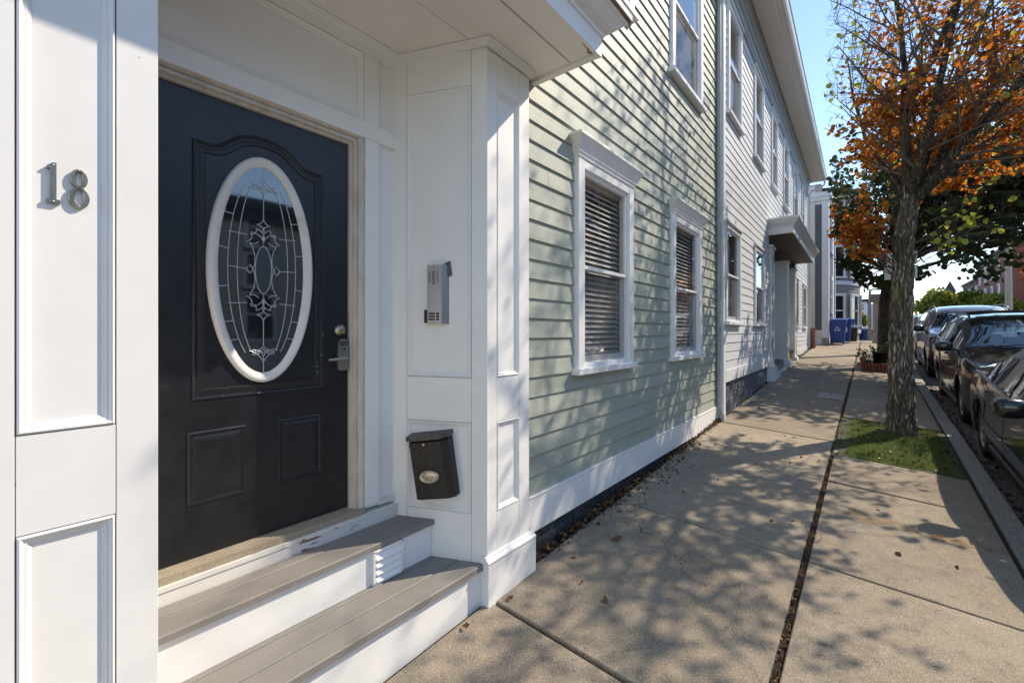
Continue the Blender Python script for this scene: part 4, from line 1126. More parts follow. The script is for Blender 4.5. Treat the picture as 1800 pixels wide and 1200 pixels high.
class Tree:
    xmin = -99
    def __init__(s, seed): s.r = np.random.default_rng(seed); s.tw = MB(); s.limb = MB(); s.P=[]; s.D=[]
    def vec(s): 
        v = s.r.normal(size=3); return v/np.linalg.norm(v)
    def leafrun(s, pts, step, spread=.05, prob=None, skip=.0):
        for p, q in zip(pts[:-1], pts[1:]):
            p, q = np.array(p), np.array(q); L = np.linalg.norm(q-p)
            k = max(1, int(L/step))
            for i in range(k):
                x = p+(q-p)*(i+s.r.random())/k
                if prob is not None and s.r.random() > prob(x): continue
                d = (q-p)/L*.5+s.vec()*.8+np.array([0,0,-.35])
                s.P.append(x+s.vec()*spread*s.r.random()); s.D.append(d)
    def branch(s, p, d, L, rad, depth, mb, kids=4, curve=.25, up=.12, step=.05, prob=None, n=5, kid_len=.55, minr=.0018, sides=5, bare=0.0):
        d = np.array(d, float); d /= np.linalg.norm(d); pts = [np.array(p, float)]
        for i in range(n):
            d = d+s.vec()*curve/ n**.5 + np.array([0,0,up/n]); d /= np.linalg.norm(d)
            if pts[-1][0]+d[0]*L/n < s.xmin: d[0] = abs(d[0])*.3; d /= np.linalg.norm(d)
            pts.append(pts[-1]+d*L/n)
        rads = [max(minr, rad*(1-.75*i/n)) for i in range(n+1)]
        mb.tube([tuple(x) for x in pts], rads, sides if rad > .01 else (4 if rad > .004 else 3), cap=False)
        if depth == 0:
            s.leafrun(pts[1:], step, .04, prob); return
        if depth == 1: s.leafrun(pts[2:], step*1.6, .05, prob)
        for k in range(kids):
            t = .25+.75*(k+s.r.random())/kids; i = min(n-1, int(t*n)); f = t*n-i
            x = pts[i]+(pts[i+1]-pts[i])*f
            ax = s.vec(); dd = (pts[i+1]-pts[i])/np.linalg.norm(pts[i+1]-pts[i]); side = np.cross(dd, ax); side /= np.linalg.norm(side)+1e-9
            nd = dd*.75+side*.75+np.array([0,0,.1])
            s.branch(x, nd, L*kid_len*s.r.uniform(.7,1.2), rads[i]*.55, depth-1, s.tw, max(2,kids-1), curve, up, step, prob, max(3,n-1), kid_len, minr, sides)
def trunk_mesh(path, rads, nu=44, nv=110, amp=.014, flare=.25, seed=0, lobes=3):
    P = [Vector(p) for p in path]; mb = MB(); cum=[0]
    for a, b in zip(P[:-1],P[1:]): cum.append(cum[-1]+(b-a).length)
    T = cum[-1]; vs = []
    for j in range(nv+1):
        t = T*j/nv
        i = max(k for k in range(len(cum)) if cum[k] <= t+1e-6); i = min(i, len(P)-2)
        f = (t-cum[i])/(cum[i+1]-cum[i]); f2 = f*f*(3-2*f)*.5+f*.5
        c = P[i].lerp(P[i+1], f2); r_ = rads[i]+(rads[i+1]-rads[i])*f
        fl = 1+flare*math.exp(-t/.16)
        for k in range(nu):
            a = 2*math.pi*k/nu; d = Vector((math.cos(a), math.sin(a), 0))
            q = (d.x*2.2+seed, d.y*2.2, t*1.1)
            h = mn.noise((d.x*6.5+seed, d.y*6.5, t*3.0))*.6+mn.noise((d.x*15, d.y*15+seed, t*9))*.5
            ridge = abs(mn.noise((d.x*9+3+seed, d.y*9, t*2.6)))
            rr = r_*fl*(1+.10*mn.noise(q)+.06*flare*3*math.exp(-t/.2)*math.cos(lobes*a+seed))+amp*h-amp*1.5*max(0,.25-ridge)*2
            vs.append(tuple(c+d*rr))
    mb.add(vs, [(j*nu+k, j*nu+(k+1)%nu, (j+1)*nu+(k+1)%nu, (j+1)*nu+k) for j in range(nv) for k in range(nu)], True)
    return mb
def stuffmesh(name, me, mat, parent):
    if parent is not None:
        L = root_loc(parent).location
        me.transform(Matrix.Translation(-L))
    o = link(name, me, mat, parent); o['kind'] = 'stuff'; return o

# ---------------------------------------------------------------- street tree with orange leaves
TB = (.31, 7.66, gz(.31,7.66))
t1 = thing('street_tree', 'street tree with orange autumn leaves and mossy ridged trunk in the turf strip', 'tree', TB)
path = [(.31,7.66,.13),(.305,7.66,.7),(.31,7.655,1.42),(.32,7.65,2.17),(.335,7.65,2.76),(.40,7.65,3.27),(.41,7.65,3.40)]
obj('trunk', trunk_mesh(path, [.145,.136,.124,.112,.104,.100,.078], 80, 240, .024, .42, seed=3), M['bark'], t1)
T1 = Tree(11); T1.xmin = -.50
limbs = [([(.39,7.65,3.15),(.36,7.65,3.8),(.35,7.6,4.37),(.40,7.6,4.62),(.61,7.6,4.98),(.72,7.6,5.3),(.90,7.55,5.9),(1.05,7.7,7.0),(1.1,8.0,8.3)], [.09,.078,.066,.06,.052,.046,.037,.026,.012]),
 ([(.40,7.68,3.2),(.36,7.85,4.1),(.36,7.95,5.1),(.28,7.95,6.05),(.25,8.0,7.2),(.2,8.2,8.3)], [.085,.06,.045,.036,.025,.012]),
 ([(.42,7.68,3.25),(.68,8.2,4.5),(1.05,8.6,5.35),(1.30,8.8,6.1),(1.5,9.1,7.2),(1.6,9.3,8.3)], [.085,.06,.045,.036,.025,.012]),
 ([(.42,7.68,3.2),(.86,8.0,4.15),(1.28,8.05,4.78),(1.65,8.0,5.3),(2.3,8.0,6.1)], [.085,.06,.05,.04,.015]),
 ([(.42,7.66,3.2),(.88,7.3,3.8),(1.28,7.0,4.25),(1.8,6.7,4.8),(2.4,6.4,5.3)], [.08,.055,.045,.034,.012]),
 ([(.41,7.64,3.3),(.60,6.9,4.3),(.75,6.4,5.2),(.9,6.0,6.1)], [.065,.046,.034,.012]),
 ([(.42,7.7,3.25),(1.2,8.6,4.1),(2.0,9.2,4.8),(2.9,9.6,5.5)], [.075,.055,.04,.014]),
 ([(.38,7.7,3.3),(-.02,8.3,4.3),(-.2,8.8,5.2),(-.3,9.0,6.0)], [.05,.035,.024,.01])]
def dens(x):
    """leafy below about 5.3 m, thinning out towards the bare crown top"""
    z = x[2]
    if x[0] < -.50: return .0
    if x[0] < -.05 and 4.7 < z < 6.2: return .10
    if x[0] > 1.9: return max(0,.4-(x[0]-1.9)*.6)
    fy = min(1, max(.12, (x[1]-6.7)/1.0))
    h = .85 if 3.45 < z < 4.5 else (max(.10, .75-(z-4.5)/1.6) if z >= 4.5 else .10)
    if z > 6.1: h = .17
    c = mn.noise((x[0]*1.7+4, x[1]*1.7, x[2]*1.7))
    if x[0] < .05: h *= .75 if z < 4.8 else .25
    return h*fy*(1.0 if c > -.12 else .35)
def poly_at(pts, rads, t):
    n = len(pts)-1; i = min(n-1, int(t*n)); f = t*n-i
    a, b = np.array(pts[i]), np.array(pts[i+1]); return a+(b-a)*f, (b-a)/np.linalg.norm(b-a), rads[i]+(rads[i+1]-rads[i])*f
for pts, rads in limbs:
    sm_p, sm_r = [], []
    N_ = 22
    for k in range(N_+1):
        p, d, r_ = poly_at(pts, rads, k/N_*.999)
        sm_p.append(p+np.array([mn.noise((p[2]*1.5,p[0],1))*.03, mn.noise((p[2]*1.5,p[1],5))*.03, 0])); sm_r.append(r_*.76)
    T1.limb.tube([tuple(p) for p in sm_p], sm_r, 9, cap=False)
    for k in range(21):
        t = .08+.90*(k+T1.r.random())/21
        p, d, r_ = poly_at(pts, rads, min(.999,t))
        sv_ = np.cross(d, T1.vec()); sv_ /= np.linalg.norm(sv_)
        out = np.array([p[0]-.35, p[1]-7.7, 0]); out /= (np.linalg.norm(out)+.3)
        nd = d*.55+sv_*.9+out*.35
        if p[0]+nd[0]*.9 < -.45: nd[0] = abs(nd[0])*.3
        T1.branch(p, nd, T1.r.uniform(.75,1.45)*(1.0 if t < .7 else .8), max(.007, r_*.30), 2, T1.tw, 5, .35, .05, .0092, dens, 5, .52)
# bare twigs reaching left with a few yellow-green leaves
LIME_P, LIME_D = [], []
for p, d, L in (((.33,7.9,5.0),(-.75,-.25,.5),.95),((.33,7.9,5.2),(-.6,-.3,.75),.95),((.33,7.9,4.7),(-.85,-.3,.25),.85),((.33,7.9,4.45),(-.9,-.2,.15),.85),((.3,7.9,5.6),(-.5,-.4,.8),.9)):
    T1.branch(p, d, L, .012, 2, T1.tw, 4, .3, .05, .05, lambda x: .08, 6, .45)
# sprouts on the trunk
for k in range(16):
    p = (.22+random.uniform(-.02,.02), 7.56+random.uniform(-.03,.03), random.uniform(2.28,2.5))
    T1.branch(p, (random.uniform(-1.0,-.45), random.uniform(-.5,.15), random.uniform(.55,1.0)), random.uniform(.5,.9), .006, 1, T1.tw, 5, .22, .45, .022, lambda x: .95 if x[0] < .17 else .15, 5, .42)
for k in range(12):
    a = R(random.uniform(-60,40)); z = random.uniform(2.3,2.9)
    p = (.34+.12*math.cos(a), 7.65+.12*math.sin(a), z)
    st_ = len(T1.P)
    T1.branch(p, (.9, random.uniform(-.5,.4), random.uniform(.35,.9)), random.uniform(.5,.85), .005, 1, T1.tw, 3, .25, .1, .08, lambda x: .32, 5, .5)
    LIME_P += T1.P[st_:]; LIME_D += T1.D[st_:]; del T1.P[st_:]; del T1.D[st_:]
obj('limb', T1.limb, M['bark_limb'], t1)
tw = obj('twigs', T1.tw, M['twig'], t1); tw['kind'] = 'stuff'
P = np.array(T1.P); D = np.array(T1.D)
left = (P[:,0] < -.05) & (P[:,2] > 4.7) & (P[:,2] < 6.2)
LIME_P += list(P[left][::3]); LIME_D += list(D[left][::3])
extra = rng.random(len(P)) < .012
LIME_P += list(P[extra]); LIME_D += list(D[extra])
keep = ~left
stuffmesh('foliage', leaves_mesh(P[keep], D[keep], .060, 'foliage', 2), M['leaf_orange'], t1)
stuffmesh('lime_foliage', leaves_mesh(np.array(LIME_P), np.array(LIME_D), .07, 'lime_foliage', 3), M['leaf_lime'], t1)
print('orange leaves', int(keep.sum()), 'lime', len(LIME_P))

# ---------------------------------------------------------------- turf round it
def turf():
    n = 42000
    x = rng.uniform(PIT[0]+.0, PIT[1]+.02, n); y = rng.uniform(PIT[2]-.06, PIT[3]+.02, n)
    ok = ((x-.31)**2+(y-7.66)**2 > rng.uniform(.19,.30,n)**2)
    w = (x < PIT[0]+.12) & (rng.random(n) < .6); ok &= ~w
    ed = np.minimum(np.minimum(x-PIT[0]-.02, PIT[1]-x), np.minimum(y-PIT[2]+.05, PIT[3]-y)); jag = np.array([.05+.07*mn.noise((a*6,b*6,2)) for a,b in zip(x,y)]); ok &= (ed > jag)
    x, y = x[ok], y[ok]; n = len(x)
    mound = np.array([turf_z(a,b) for a,b in zip(x,y)])
    h = rng.uniform(.012,.030,n); a = rng.uniform(0,6.28,n); wv = rng.uniform(.0018,.0032,n)
    lx, ly = rng.normal(0,.010,n), rng.normal(0,.010,n)
    b0 = np.stack([x-np.cos(a)*wv,y-np.sin(a)*wv,mound-.003],1); b1 = np.stack([x+np.cos(a)*wv,y+np.sin(a)*wv,mound-.003],1); tp = np.stack([x+lx,y+ly,mound+h],1)
    V = np.stack([b0,b1,tp],1).reshape(-1,3); F = np.arange(n*3).reshape(-1,3)
    return fast_mesh('grass', V, F)
def turf_z(x, y):
    d = math.hypot(x-.31,y-7.66)
    return gz(x,y)-.004+.05*math.exp(-(d/.45)**2)+.022*mn.noise((x*2.3,y*2.3,4))
me = turf(); gl = (.2,7.2,gz(.2,7.2)); me.transform(Matrix.Translation(-Vector(gl)))
go = link('grass', me, M['grass']); go.location = gl
tag(go, 'short green turf around the foot of the orange street tree', 'grass', kind='stuff')
m_ = MB(); nx, ny = 18, 30
vs = [(PIT[0]-.03+(PIT[1]-PIT[0]+.05)*i/nx, PIT[2]-.06+(PIT[3]-PIT[2]+.08)*j/ny, 0) for j in range(ny+1) for i in range(nx+1)]
vs = [(x,y,turf_z(x,y)-.002) for x,y,_ in vs]
m_.add(vs, [(j*(nx+1)+i, j*(nx+1)+i+1, (j+1)*(nx+1)+i+1, (j+1)*(nx+1)+i) for j in range(ny) for i in range(nx)], True)
obj('turf_bed', m_, surf('turf_backing', (.05,.065,.03), .95, (20,20,20), 2, .3, dirt=.34, dirt_col=(.10,.07,.045), dirt_scale=6), side)

# ---------------------------------------------------------------- fallen leaves
FL = surf('dry_brown_leaf', (.17,.075,.035), .8, (60,60,60), 1, .3)
def lf(x, y, s, a, name_label):
    m_ = MB(); z = gz(x,y)+.010; c, s_ = math.cos(a), math.sin(a)
    q = [(0,0,.0),(.4,.32,.012),(.8,.2,.014),(1,0,.02),(.8,-.24,.006),(.4,-.34,.004),(.5,0,.0)]
    vs = [(x+(u*c-v*s_)*s, y+(u*s_+v*c)*s, z+w*s/.05) for u,v,w in q]
    m_.add(vs, [(6,i,(i+1)%6) for i in range(6)]); m_.tube([vs[0],(x-.3*s*c,y-.3*s*s_,z+.006)], .0012, 4)
    single('fallen_leaf', m_, FL, (x,y,z-.006), name_label, 'leaf', 'single leaves lying on the sidewalk')
lf(-1.61,1.90,.045,1.0,'curled brown leaf on the sidewalk touching the foot of the right pilaster')
lf(-1.66,1.60,.05,.2,'brown leaf lying against the bottom riser of the entry steps')
lf(-1.16,2.25,.045,2.2,'small reddish leaf alone on the slab in front of the right pilaster')
lf(-1.44,2.87,.075,.5,'dark twiggy leaf on the sidewalk below the siding, left of the first window')
lf(-1.36,2.30,.03,1.4,'tiny dark leaf just right of the pilaster plinth on the slab')
lf(-.98,1.62,.04,2.8,'pale brown leaf near the bottom edge of the photo beside a slab joint')
def litter(n, fx, size, name, label, loc, flat=.35):
    P = np.array([fx() for _ in range(n)]); D = rng.normal(size=(n,3)); D[:,2] *= flat
    me = leaves_mesh(P, D, size, name, 9); me.transform(Matrix.Translation(-Vector(loc)))
    o = link(name, me, M['leaf_dry']); o.location = loc
    return tag(o, label, 'leaf litter', kind='stuff')
def f1():
    y = 2.35+4.6*random.random()**.8; dens_ = .04+.03*max(0,math.sin((y-3.0)*1.6))+.05*(4.0<y<5.6)
    x = -1.745+abs(random.gauss(0,dens_)); return (x,y,gz(x,y)+random.uniform(-.012,.012)+.02*math.exp(-((x+1.745)/.05)**2))
litter(1050, f1, .032, 'leaf_litter', 'line of dry brown leaves gathered along the foot of the green house', (-1.7,4.5,.1))
def f2():
    y = random.uniform(.3,13); x = SXC+random.uniform(-.012,.012); return (x,y,gz(x,y)-random.uniform(.004,.017))
litter(2600, f2, .015, 'leaf_litter', 'crumbled leaf bits packed in the long joint between sidewalk slabs', (-.34,4,.0), .6)
def f3():
    y = random.uniform(5.5,14); x = random.gauss(.99,.05); x = max(.945,x); return (x,y,rz_(x,y)+random.uniform(.004,.012))
litter(420, f3, .045, 'leaf_litter', 'orange and brown leaves lying in the gutter beside the kerb', (1.0,9,.1))
def f4():
    x, y = random.uniform(PIT[0],PIT[1]), random.uniform(PIT[2],PIT[3]); return (x,y,turf_z(x,y)+.02)
litter(150, f4, .04, 'leaf_litter', 'scattered dry leaves lying on the green turf', (.2,7.2,.2))
def f5():
    x, y = random.uniform(-1.6,.7), random.uniform(2.5,20); return (x,y,gz(x,y)+.006)
litter(70, f5, .035, 'leaf_litter', 'sparse leaf specks scattered over the sidewalk slabs', (-.4,9,.2))

# ---------------------------------------------------------------- parked cars
def lerp_tab(tab, s):
    if s <= tab[0][0]: return tab[0][1]
    for (a, u), (b, v) in zip(tab[:-1], tab[1:]):
        if s <= b:
            t = (s-a)/(b-a); return u+(v-u)*t
    return tab[-1][1]
def smooth_tab(tab, s, w=.05):
    return sum(lerp_tab(tab, s+d*w) for d in (-2,-1,0,1,2))/5
def car(name, label, loc, W_, H_, L_, paint, ax, topt, beltt, ws, hdr, rw0, rw1, doors, wins, tyre=.335, rails=False, lamp='clear', pitch=.0505, group='cars parked along the kerb', plan=(.70,.20,.5,.13), rimcol='rim', spokes=5, full=True):
    """front of the car at -y; s runs from the front bumper. ws/hdr: foot and head of the windscreen, rw0/rw1 rear window"""
    t = thing(name, label, 'car', loc, 0, group)
    t.rotation_euler = (math.atan(pitch), 0, 0)
    cuts = sorted(set([round(x,3) for a, b in doors for x in (a,b)]))
    S = set(np.round(np.arange(0, L_+.001, .07),3))
    S |= {0.015,.035,.10,.17, L_-.015, L_-.035, L_-.1}
    for c in cuts: S |= {round(c-.006,3), round(c+.006,3)}
    for a, b in wins: S |= {round(a,3), round(b,3)}
    S |= {round(ws,3), round(ws+.04,3), round(hdr,3), round(rw0,3), round(rw1,3)}
    S = sorted(S); S2 = [S[0]]
    for x in S[1:]:
        if x-S2[-1] > .005: S2.append(x)
    S = S2; ns = len(S)
    def wx(z):
        return W_/2*lerp_tab([(.15,.90),(.24,.955),(.36,.985),(.55,.995),(.72,1.0),(.86,.985),(1.0,.955),(1.15,.93)], z*1.43/H_ if False else z*.95/(.95 if H_<1.5 else 1.08))
    def taper(s):
        f = 1.0
        if s < plan[0]: f -= plan[1]*((plan[0]-s)/plan[0])**2.4
        if s > L_-plan[2]: f -= plan[3]*((s-L_+plan[2])/plan[2])**2.4
        return f
    RA = tyre+.05
    rows = []
    NR = 13
    for s in S:
        top = smooth_tab(topt, s); belt = min(smooth_tab(beltt, s), top-.012)
        zl = .20 if .5 < s < L_-.5 else .22
        if s < .35: zl = .20+.06*((.35-s)/.35)
        if s > L_-.45: zl = .22+.12*((s-L_+.45)/.45)
        for a in ax:
            d = abs(s-a)
            if d < RA: zl = max(zl, tyre+math.sqrt(RA*RA-d*d))
        f = taper(s); pts = []
        for q in (0,.03,.14,.30,.48,.64,.80,.92,1.0):
            z = zl+(belt-zl)*q
            x = wx(z)*f
            if q == 0: x -= .02
            if .44 < q < .85: x -= .012*math.sin((q-.44)/.41*math.pi)*(1 if .9 < s < L_-.8 else .3)
            pts.append((x, z))
        h = top-belt
        k = min(1, h/.40); k = k*k*(3-2*k)
        xb = pts[-1][0]
        xr = xb*(.94-.20*k)
        pts.append((xb+(xr-xb)*.62+.012*k, belt+h*(.60+.10*k)))
        pts.append((xr, belt+h*(.80+.085*k)))
        pts.append((xr*.80, belt+h*(.955)))
        pts.append((xr*.42, belt+h*(.992)))
        rows.append(pts+[(0, top)])
    NR = len(rows[0])           # last one is the centre line
    vid = {}
    V = []
    y0 = -L_/2
    for i, s in enumerate(S):
        for j, (x, z) in enumerate(rows[i]):
            vid[(i,j,1)] = len(V); V.append((x, y0+s, z))
            if j < NR-1: vid[(i,j,-1)] = len(V); V.append((-x, y0+s, z))
            else: vid[(i,j,-1)] = vid[(i,j,1)]
    groups = {}
    def put(key, face): groups.setdefault(key, []).append(face)
    for i in range(ns-1):
        sm_ = (S[i]+S[i+1])/2
        h = (rows[i][-1][1]-rows[i][8][1]+rows[i+1][-1][1]-rows[i+1][8][1])/2
        for j in range(NR-1):
            for sg in (1,-1):
                a, b, c, d = vid[(i,j,sg)], vid[(i+1,j,sg)], vid[(i+1,j+1,sg)], vid[(i,j+1,sg)]
                f = (a,b,c,d) if sg > 0 else (d,c,b,a)
                key = 'body'
                if j < 8:
                    for kk, (p, q) in enumerate(doors):
                        if p < sm_ < q and j >= 2:
                            key = ('door', kk, sg)
                    if j >= 2 and any(abs(sm_-c_) < .0061 for c_ in cuts): key = 'gap'
                    if j in (4,5,6) and sm_ < (.66 if lamp == 'amber' else .52) and sm_ > .05 and lamp:
                        if (j==6 and sm_ > .06) or (j == 5 and lamp != 'amber') : key = ('lamp', 0, sg)
                    if j in (5,6) and sm_ > L_-.30: key = ('tail', 0, sg)
                elif j in (8,9):
                    for kk, (p, q) in enumerate(wins):
                        if p < sm_ < q and h > .10 and j == 8: key = ('win', kk, sg)
                        if p < sm_ < q and j == 9: key = 'trim'
                else:
                    if ws+.03 < sm_ < hdr-.02 and j >= 10: key = 'screen'
                    if rw0+.03 < sm_ < rw1-.03 and j >= 10: key = 'rear'
                put(key, f)
    # end caps
    for i, flip in ((0,False),(ns-1,True)):
        for j in range(NR-1):
            a, b, c, d = vid[(i,j,1)], vid[(i,j,-1)], vid[(i,j+1,-1)], vid[(i,j+1,1)]
            f = (a,d,c,b) if not flip else (a,b,c,d)
            if j == NR-2: f = tuple(dict.fromkeys(f))
            put('body', f)
    def sub(faces, push=0.0):
        used = {}; vs = []; fs = []
        for f in faces:
            g = []
            for q in f:
                if q not in used:
                    used[q] = len(vs); x, y, z = V[q]
                    if push: x += push*(1 if x > 0 else -1)
                    vs.append((x, y, z))
                g.append(used[q])
            fs.append(tuple(g))
        m_ = MB(); m_.add(vs, fs, True); return m_
    O = lambda n_, m_, mt, p=t: obj(n_, m_, M[mt] if isinstance(mt, str) else mt, p, local=True)
    body = O('body', sub(groups['body']), paint)
    for sg_ in (1,-1):
        if 'trim' in groups: O('window_trim', sub([f for f in groups['trim'] if V[f[0]][0]*sg_ > 0]), 'black', body)
    for key, fs in groups.items():
        if isinstance(key, tuple):
            kind, kk, sg = key
            if kind == 'door':
                d_ = O('door', sub(fs), paint)
                p, q = doors[kk]; zz = smooth_tab(beltt, q-.2)-.11; xx = wx(zz)*taper(q-.2)-.006
                m_ = MB(); m_.tube([(sg*(xx),y0+q-.30,zz),(sg*(xx+.035),y0+q-.27,zz+.002),(sg*(xx+.037),y0+q-.13,zz+.008),(sg*(xx),y0+q-.10,zz+.008)], .011, 8)
                O('handle', m_, paint, d_)
            if kind == 'win': O('side_window', sub(fs, -.006), 'car_glass')
            if kind == 'lamp': O('headlight', sub(fs, .002), M['lamp_'+lamp])
            if kind == 'tail': O('tail_light', sub(fs, .002), M['lamp_red'])
    if 'screen' in groups: O('windscreen', sub(groups['screen']), 'windscreen')
    if 'rear' in groups: O('rear_window', sub(groups['rear']), 'car_glass')
    # dark inner shell (door gaps, wheel wells), cabin floor, seats
    m_ = MB(); w = W_/2
    for a in ax:
        m_.box(-w+.30, w-.30, y0+a-RA, y0+a+RA, .25, min(.95,tyre*2+.1))
        for sg in (1,-1):
            n = 12; vs = []
            for k in range(n+1):
                an = math.pi*k/n
                for x in (w-.02, w-.32): vs.append((sg*x*1.0-(sg*.03), y0+a+math.cos(an)*(RA+.004), tyre+math.sin(an)*(RA+.004)))
            m_.add(vs, [(2*k,2*k+1,2*k+3,2*k+2) for k in range(n)])
    zf = lerp_tab(beltt, L_*.5)-.03
    m_.box(-w+.10, w-.10, y0+.35, y0+L_-.25, .22, .48)
    m_.box(-w+.065, w-.065, y0+ax[0]+RA+.05, y0+ax[1]-RA-.05, .24, zf-.12)
    O('underbody', m_, 'black')
    if full:
        m_ = MB(); m_.hexa([(-w+.12,y0+ws-.1,.6),(w-.12,y0+ws-.1,.6),(w-.12,y0+ws+.62,.6),(-w+.12,y0+ws+.62,.6),(-w+.12,y0+ws-.05,zf-.02),(w-.12,y0+ws-.05,zf-.02),(w-.12,y0+ws+.6,zf+.03),(-w+.12,y0+ws+.6,zf+.03)])
        O('dashboard', m_, 'black')
        st_mat = M['seat_grey']
        for yy in (ws+1.35, ws+2.2):
            for xx in (-.38,.38):
                m_ = MB(); m_.hexa([(xx-.25,y0+yy-.05,.5),(xx+.25,y0+yy-.05,.5),(xx+.25,y0+yy+.12,.5),(xx-.25,y0+yy+.12,.5),(xx-.21,y0+yy+.12,zf+.22),(xx+.21,y0+yy+.12,zf+.22),(xx+.21,y0+yy+.22,zf+.22),(xx-.21,y0+yy+.22,zf+.22)])
                m_.bbox(xx-.13,xx+.13,y0+yy+.13,y0+yy+.23,zf+.25,zf+.42,.03); O('seat', m_, st_mat)
        m_ = MB(); c0 = Vector((.38,y0+ws+.75,zf+.02)); 
        m_.tube([tuple(c0+Vector((.19*math.cos(a),.07*math.sin(a),.18*math.sin(a)))) for a in np.linspace(0,2*math.pi,25)], .014, 6); m_.box(.2,.56,y0+ws+.74,y0+ws+.76,zf,zf+.03); O('steering_wheel', m_, 'black')
        # grille, bumper intake, plate, mirrors, wipers
        m_ = MB(); fz = rows[0][-1][1]
        for k in range(4): m_.bbox(-.42,.42,y0-.022,y0+.02,fz-.10-.045*k-.016,fz-.10-.045*k,.004)
        O('grille', m_, 'chrome')
        m_ = MB(); m_.bbox(-.45,.45,y0-.012,y0+.05,fz-.30,fz-.07,.01); m_.bbox(-.6,.6,y0-.012,y0+.06,.22,.36,.01); O('air_intake', m_, 'black')
        m_ = MB(); m_.bbox(-.15,.15,y0-.03,y0-.02,.42,.57,.003); O('number_plate', m_, 'sign_back')
        m_ = MB()
        for x0_, x1_ in ((-.62,.02),(.0,.6)):
            za = lerp_tab(topt, ws)+.03; m_.tube([(x0_,y0+ws+.02,za),(x1_,y0+ws+.10,za+.055)], .009, 6)
        O('wiper', m_, 'black')
    ym = y0+wins[0][0]+.10
    for sg in (-1,1):
        zb_ = smooth_tab(beltt, ym-y0); xm = wx(zb_)*taper(ym-y0)
        m_ = MB(); vs = []; n = 16
        for (dx, ry, rz2) in ((.03,.05,.04),(.05,.085,.07),(.10,.10,.082),(.17,.10,.084),(.225,.088,.072),(.25,.05,.045)):
            for k in range(n):
                a = 2*math.pi*k/n; sq = lambda v: math.copysign(abs(v)**.65, v)
                vs.append((sg*(xm+dx-.02), ym-.03+ry*.8*sq(math.cos(a))+(.03 if dx < .1 else 0), zb_+.075+rz2*sq(math.sin(a))))
        m_.add(vs, [(r_*n+k, r_*n+(k+1)%n, (r_+1)*n+(k+1)%n, (r_+1)*n+k) for r_ in range(5) for k in range(n)]+[tuple(range(n))[::-1], tuple(range(5*n,6*n))], True)
        m_.hexa([(sg*(xm-.03),ym-.06,zb_-.01),(sg*(xm+.10),ym-.03,zb_+.03),(sg*(xm+.10),ym+.04,zb_+.03),(sg*(xm-.03),ym+.04,zb_-.01),(sg*(xm-.03),ym-.06,zb_+.04),(sg*(xm+.10),ym-.03,zb_+.075),(sg*(xm+.10),ym+.04,zb_+.075),(sg*(xm-.03),ym+.04,zb_+.04)])
        O('mirror', m_, paint)
    # belt-line strip and sill
    for sg in (-1,1):
        m_ = MB(); pts = []
        for s in np.linspace(wins[0][0]-.12, wins[-1][1]+.06, 24):
            zb_ = smooth_tab(beltt, s); pts.append((sg*(wx(zb_)*taper(s)+.004), y0+s, zb_+.006))
        m_.tube(pts, .010, 6); O('belt_strip', m_, 'chrome_dark', t)
        m_ = MB(); m_.bbox(min(sg*(w-.10),sg*(w-.035)),max(sg*(w-.10),sg*(w-.035)),y0+ax[0]+RA+.02,y0+ax[1]-RA-.02,.17,.255,.012); O('sill', m_, 'black')
    if rails:
        for sg in (-1,1):
            m_ = MB(); pts = []
            for s in np.linspace(hdr+.05, rw0-.02, 14):
                x, z = [(x, z) for x, z in rows[min(range(ns), key=lambda i: abs(S[i]-s))]][10]
                e = min(1, min(s-hdr-.05, rw0-.02-s)/.12)
                pts.append((sg*x*.97, y0+s, z+.015+.05*max(0,e)))
            m_.tube(pts, .016, 8); O('roof_rail', m_, 'steel_dark')
        if rails == 'bars':
            for s in (hdr+.28, rw0-.62):
                x, z = rows[min(range(ns), key=lambda i: abs(S[i]-s))][10]
                m_ = MB(); m_.tube([(-x*.98,y0+s,z+.075),(-x*.5,y0+s,z+.105),(x*.5,y0+s,z+.105),(x*.98,y0+s,z+.075)], .018, 8); O('roof_bar', m_, 'black')
    # wheels
    for a in ax:
        for sg in (-1,1):
            xc = sg*(w-.045)
            m_ = MB(); R0 = tyre
            prof = [(R0*.66,-.20),(R0*.78,-.215),(R0*.93,-.205),(R0*.99,-.17),(R0,-.11),(R0*.99,-.045),(R0*.93,-.008),(R0*.80,.002),(R0*.68,-.010),(R0*.66,-.03)]
            m_.lathe([(r_, sg*h_) for r_, h_ in prof], (xc, y0+a, tyre-.004), 'x', 32)
            wh = O('wheel', m_, 'rubber')
            m_ = MB(); m_.lathe([(R0*.67,sg*-.015),(R0*.63,sg*-.008),(R0*.60,sg*-.025),(R0*.58,sg*-.09)], (xc, y0+a, tyre), 'x', 32)
            for k in range(spokes):
                an = 2*math.pi*k/spokes+.3
                for da in (-.11,.11) if spokes == 5 else (0,):
                    c, s_ = math.cos(an+da), math.sin(an+da); cc, ss = math.cos(an+da*.35), math.sin(an+da*.35)
                    hw_ = .017
                    p0 = (R0*.14*cc, R0*.14*ss); p1 = (R0*.62*c, R0*.62*s_); nx_, ny_ = -s_*hw_, c*hw_
                    q = [(p0[0]-nx_*1.3,p0[1]-ny_*1.3),(p1[0]-nx_,p1[1]-ny_),(p1[0]+nx_,p1[1]+ny_),(p0[0]+nx_*1.3,p0[1]+ny_*1.3)]
                    m_.prism(q if sg>0 else q[::-1], lambda u,v,d: (xc+sg*d, y0+a+u, tyre+v), -.05, -.018)
            m_.lathe([(.0001,sg*-.012),(R0*.15,sg*-.014),(R0*.17,sg*-.05)], (xc, y0+a, tyre), 'x', 16)
            O('rim', m_, rimcol, wh)
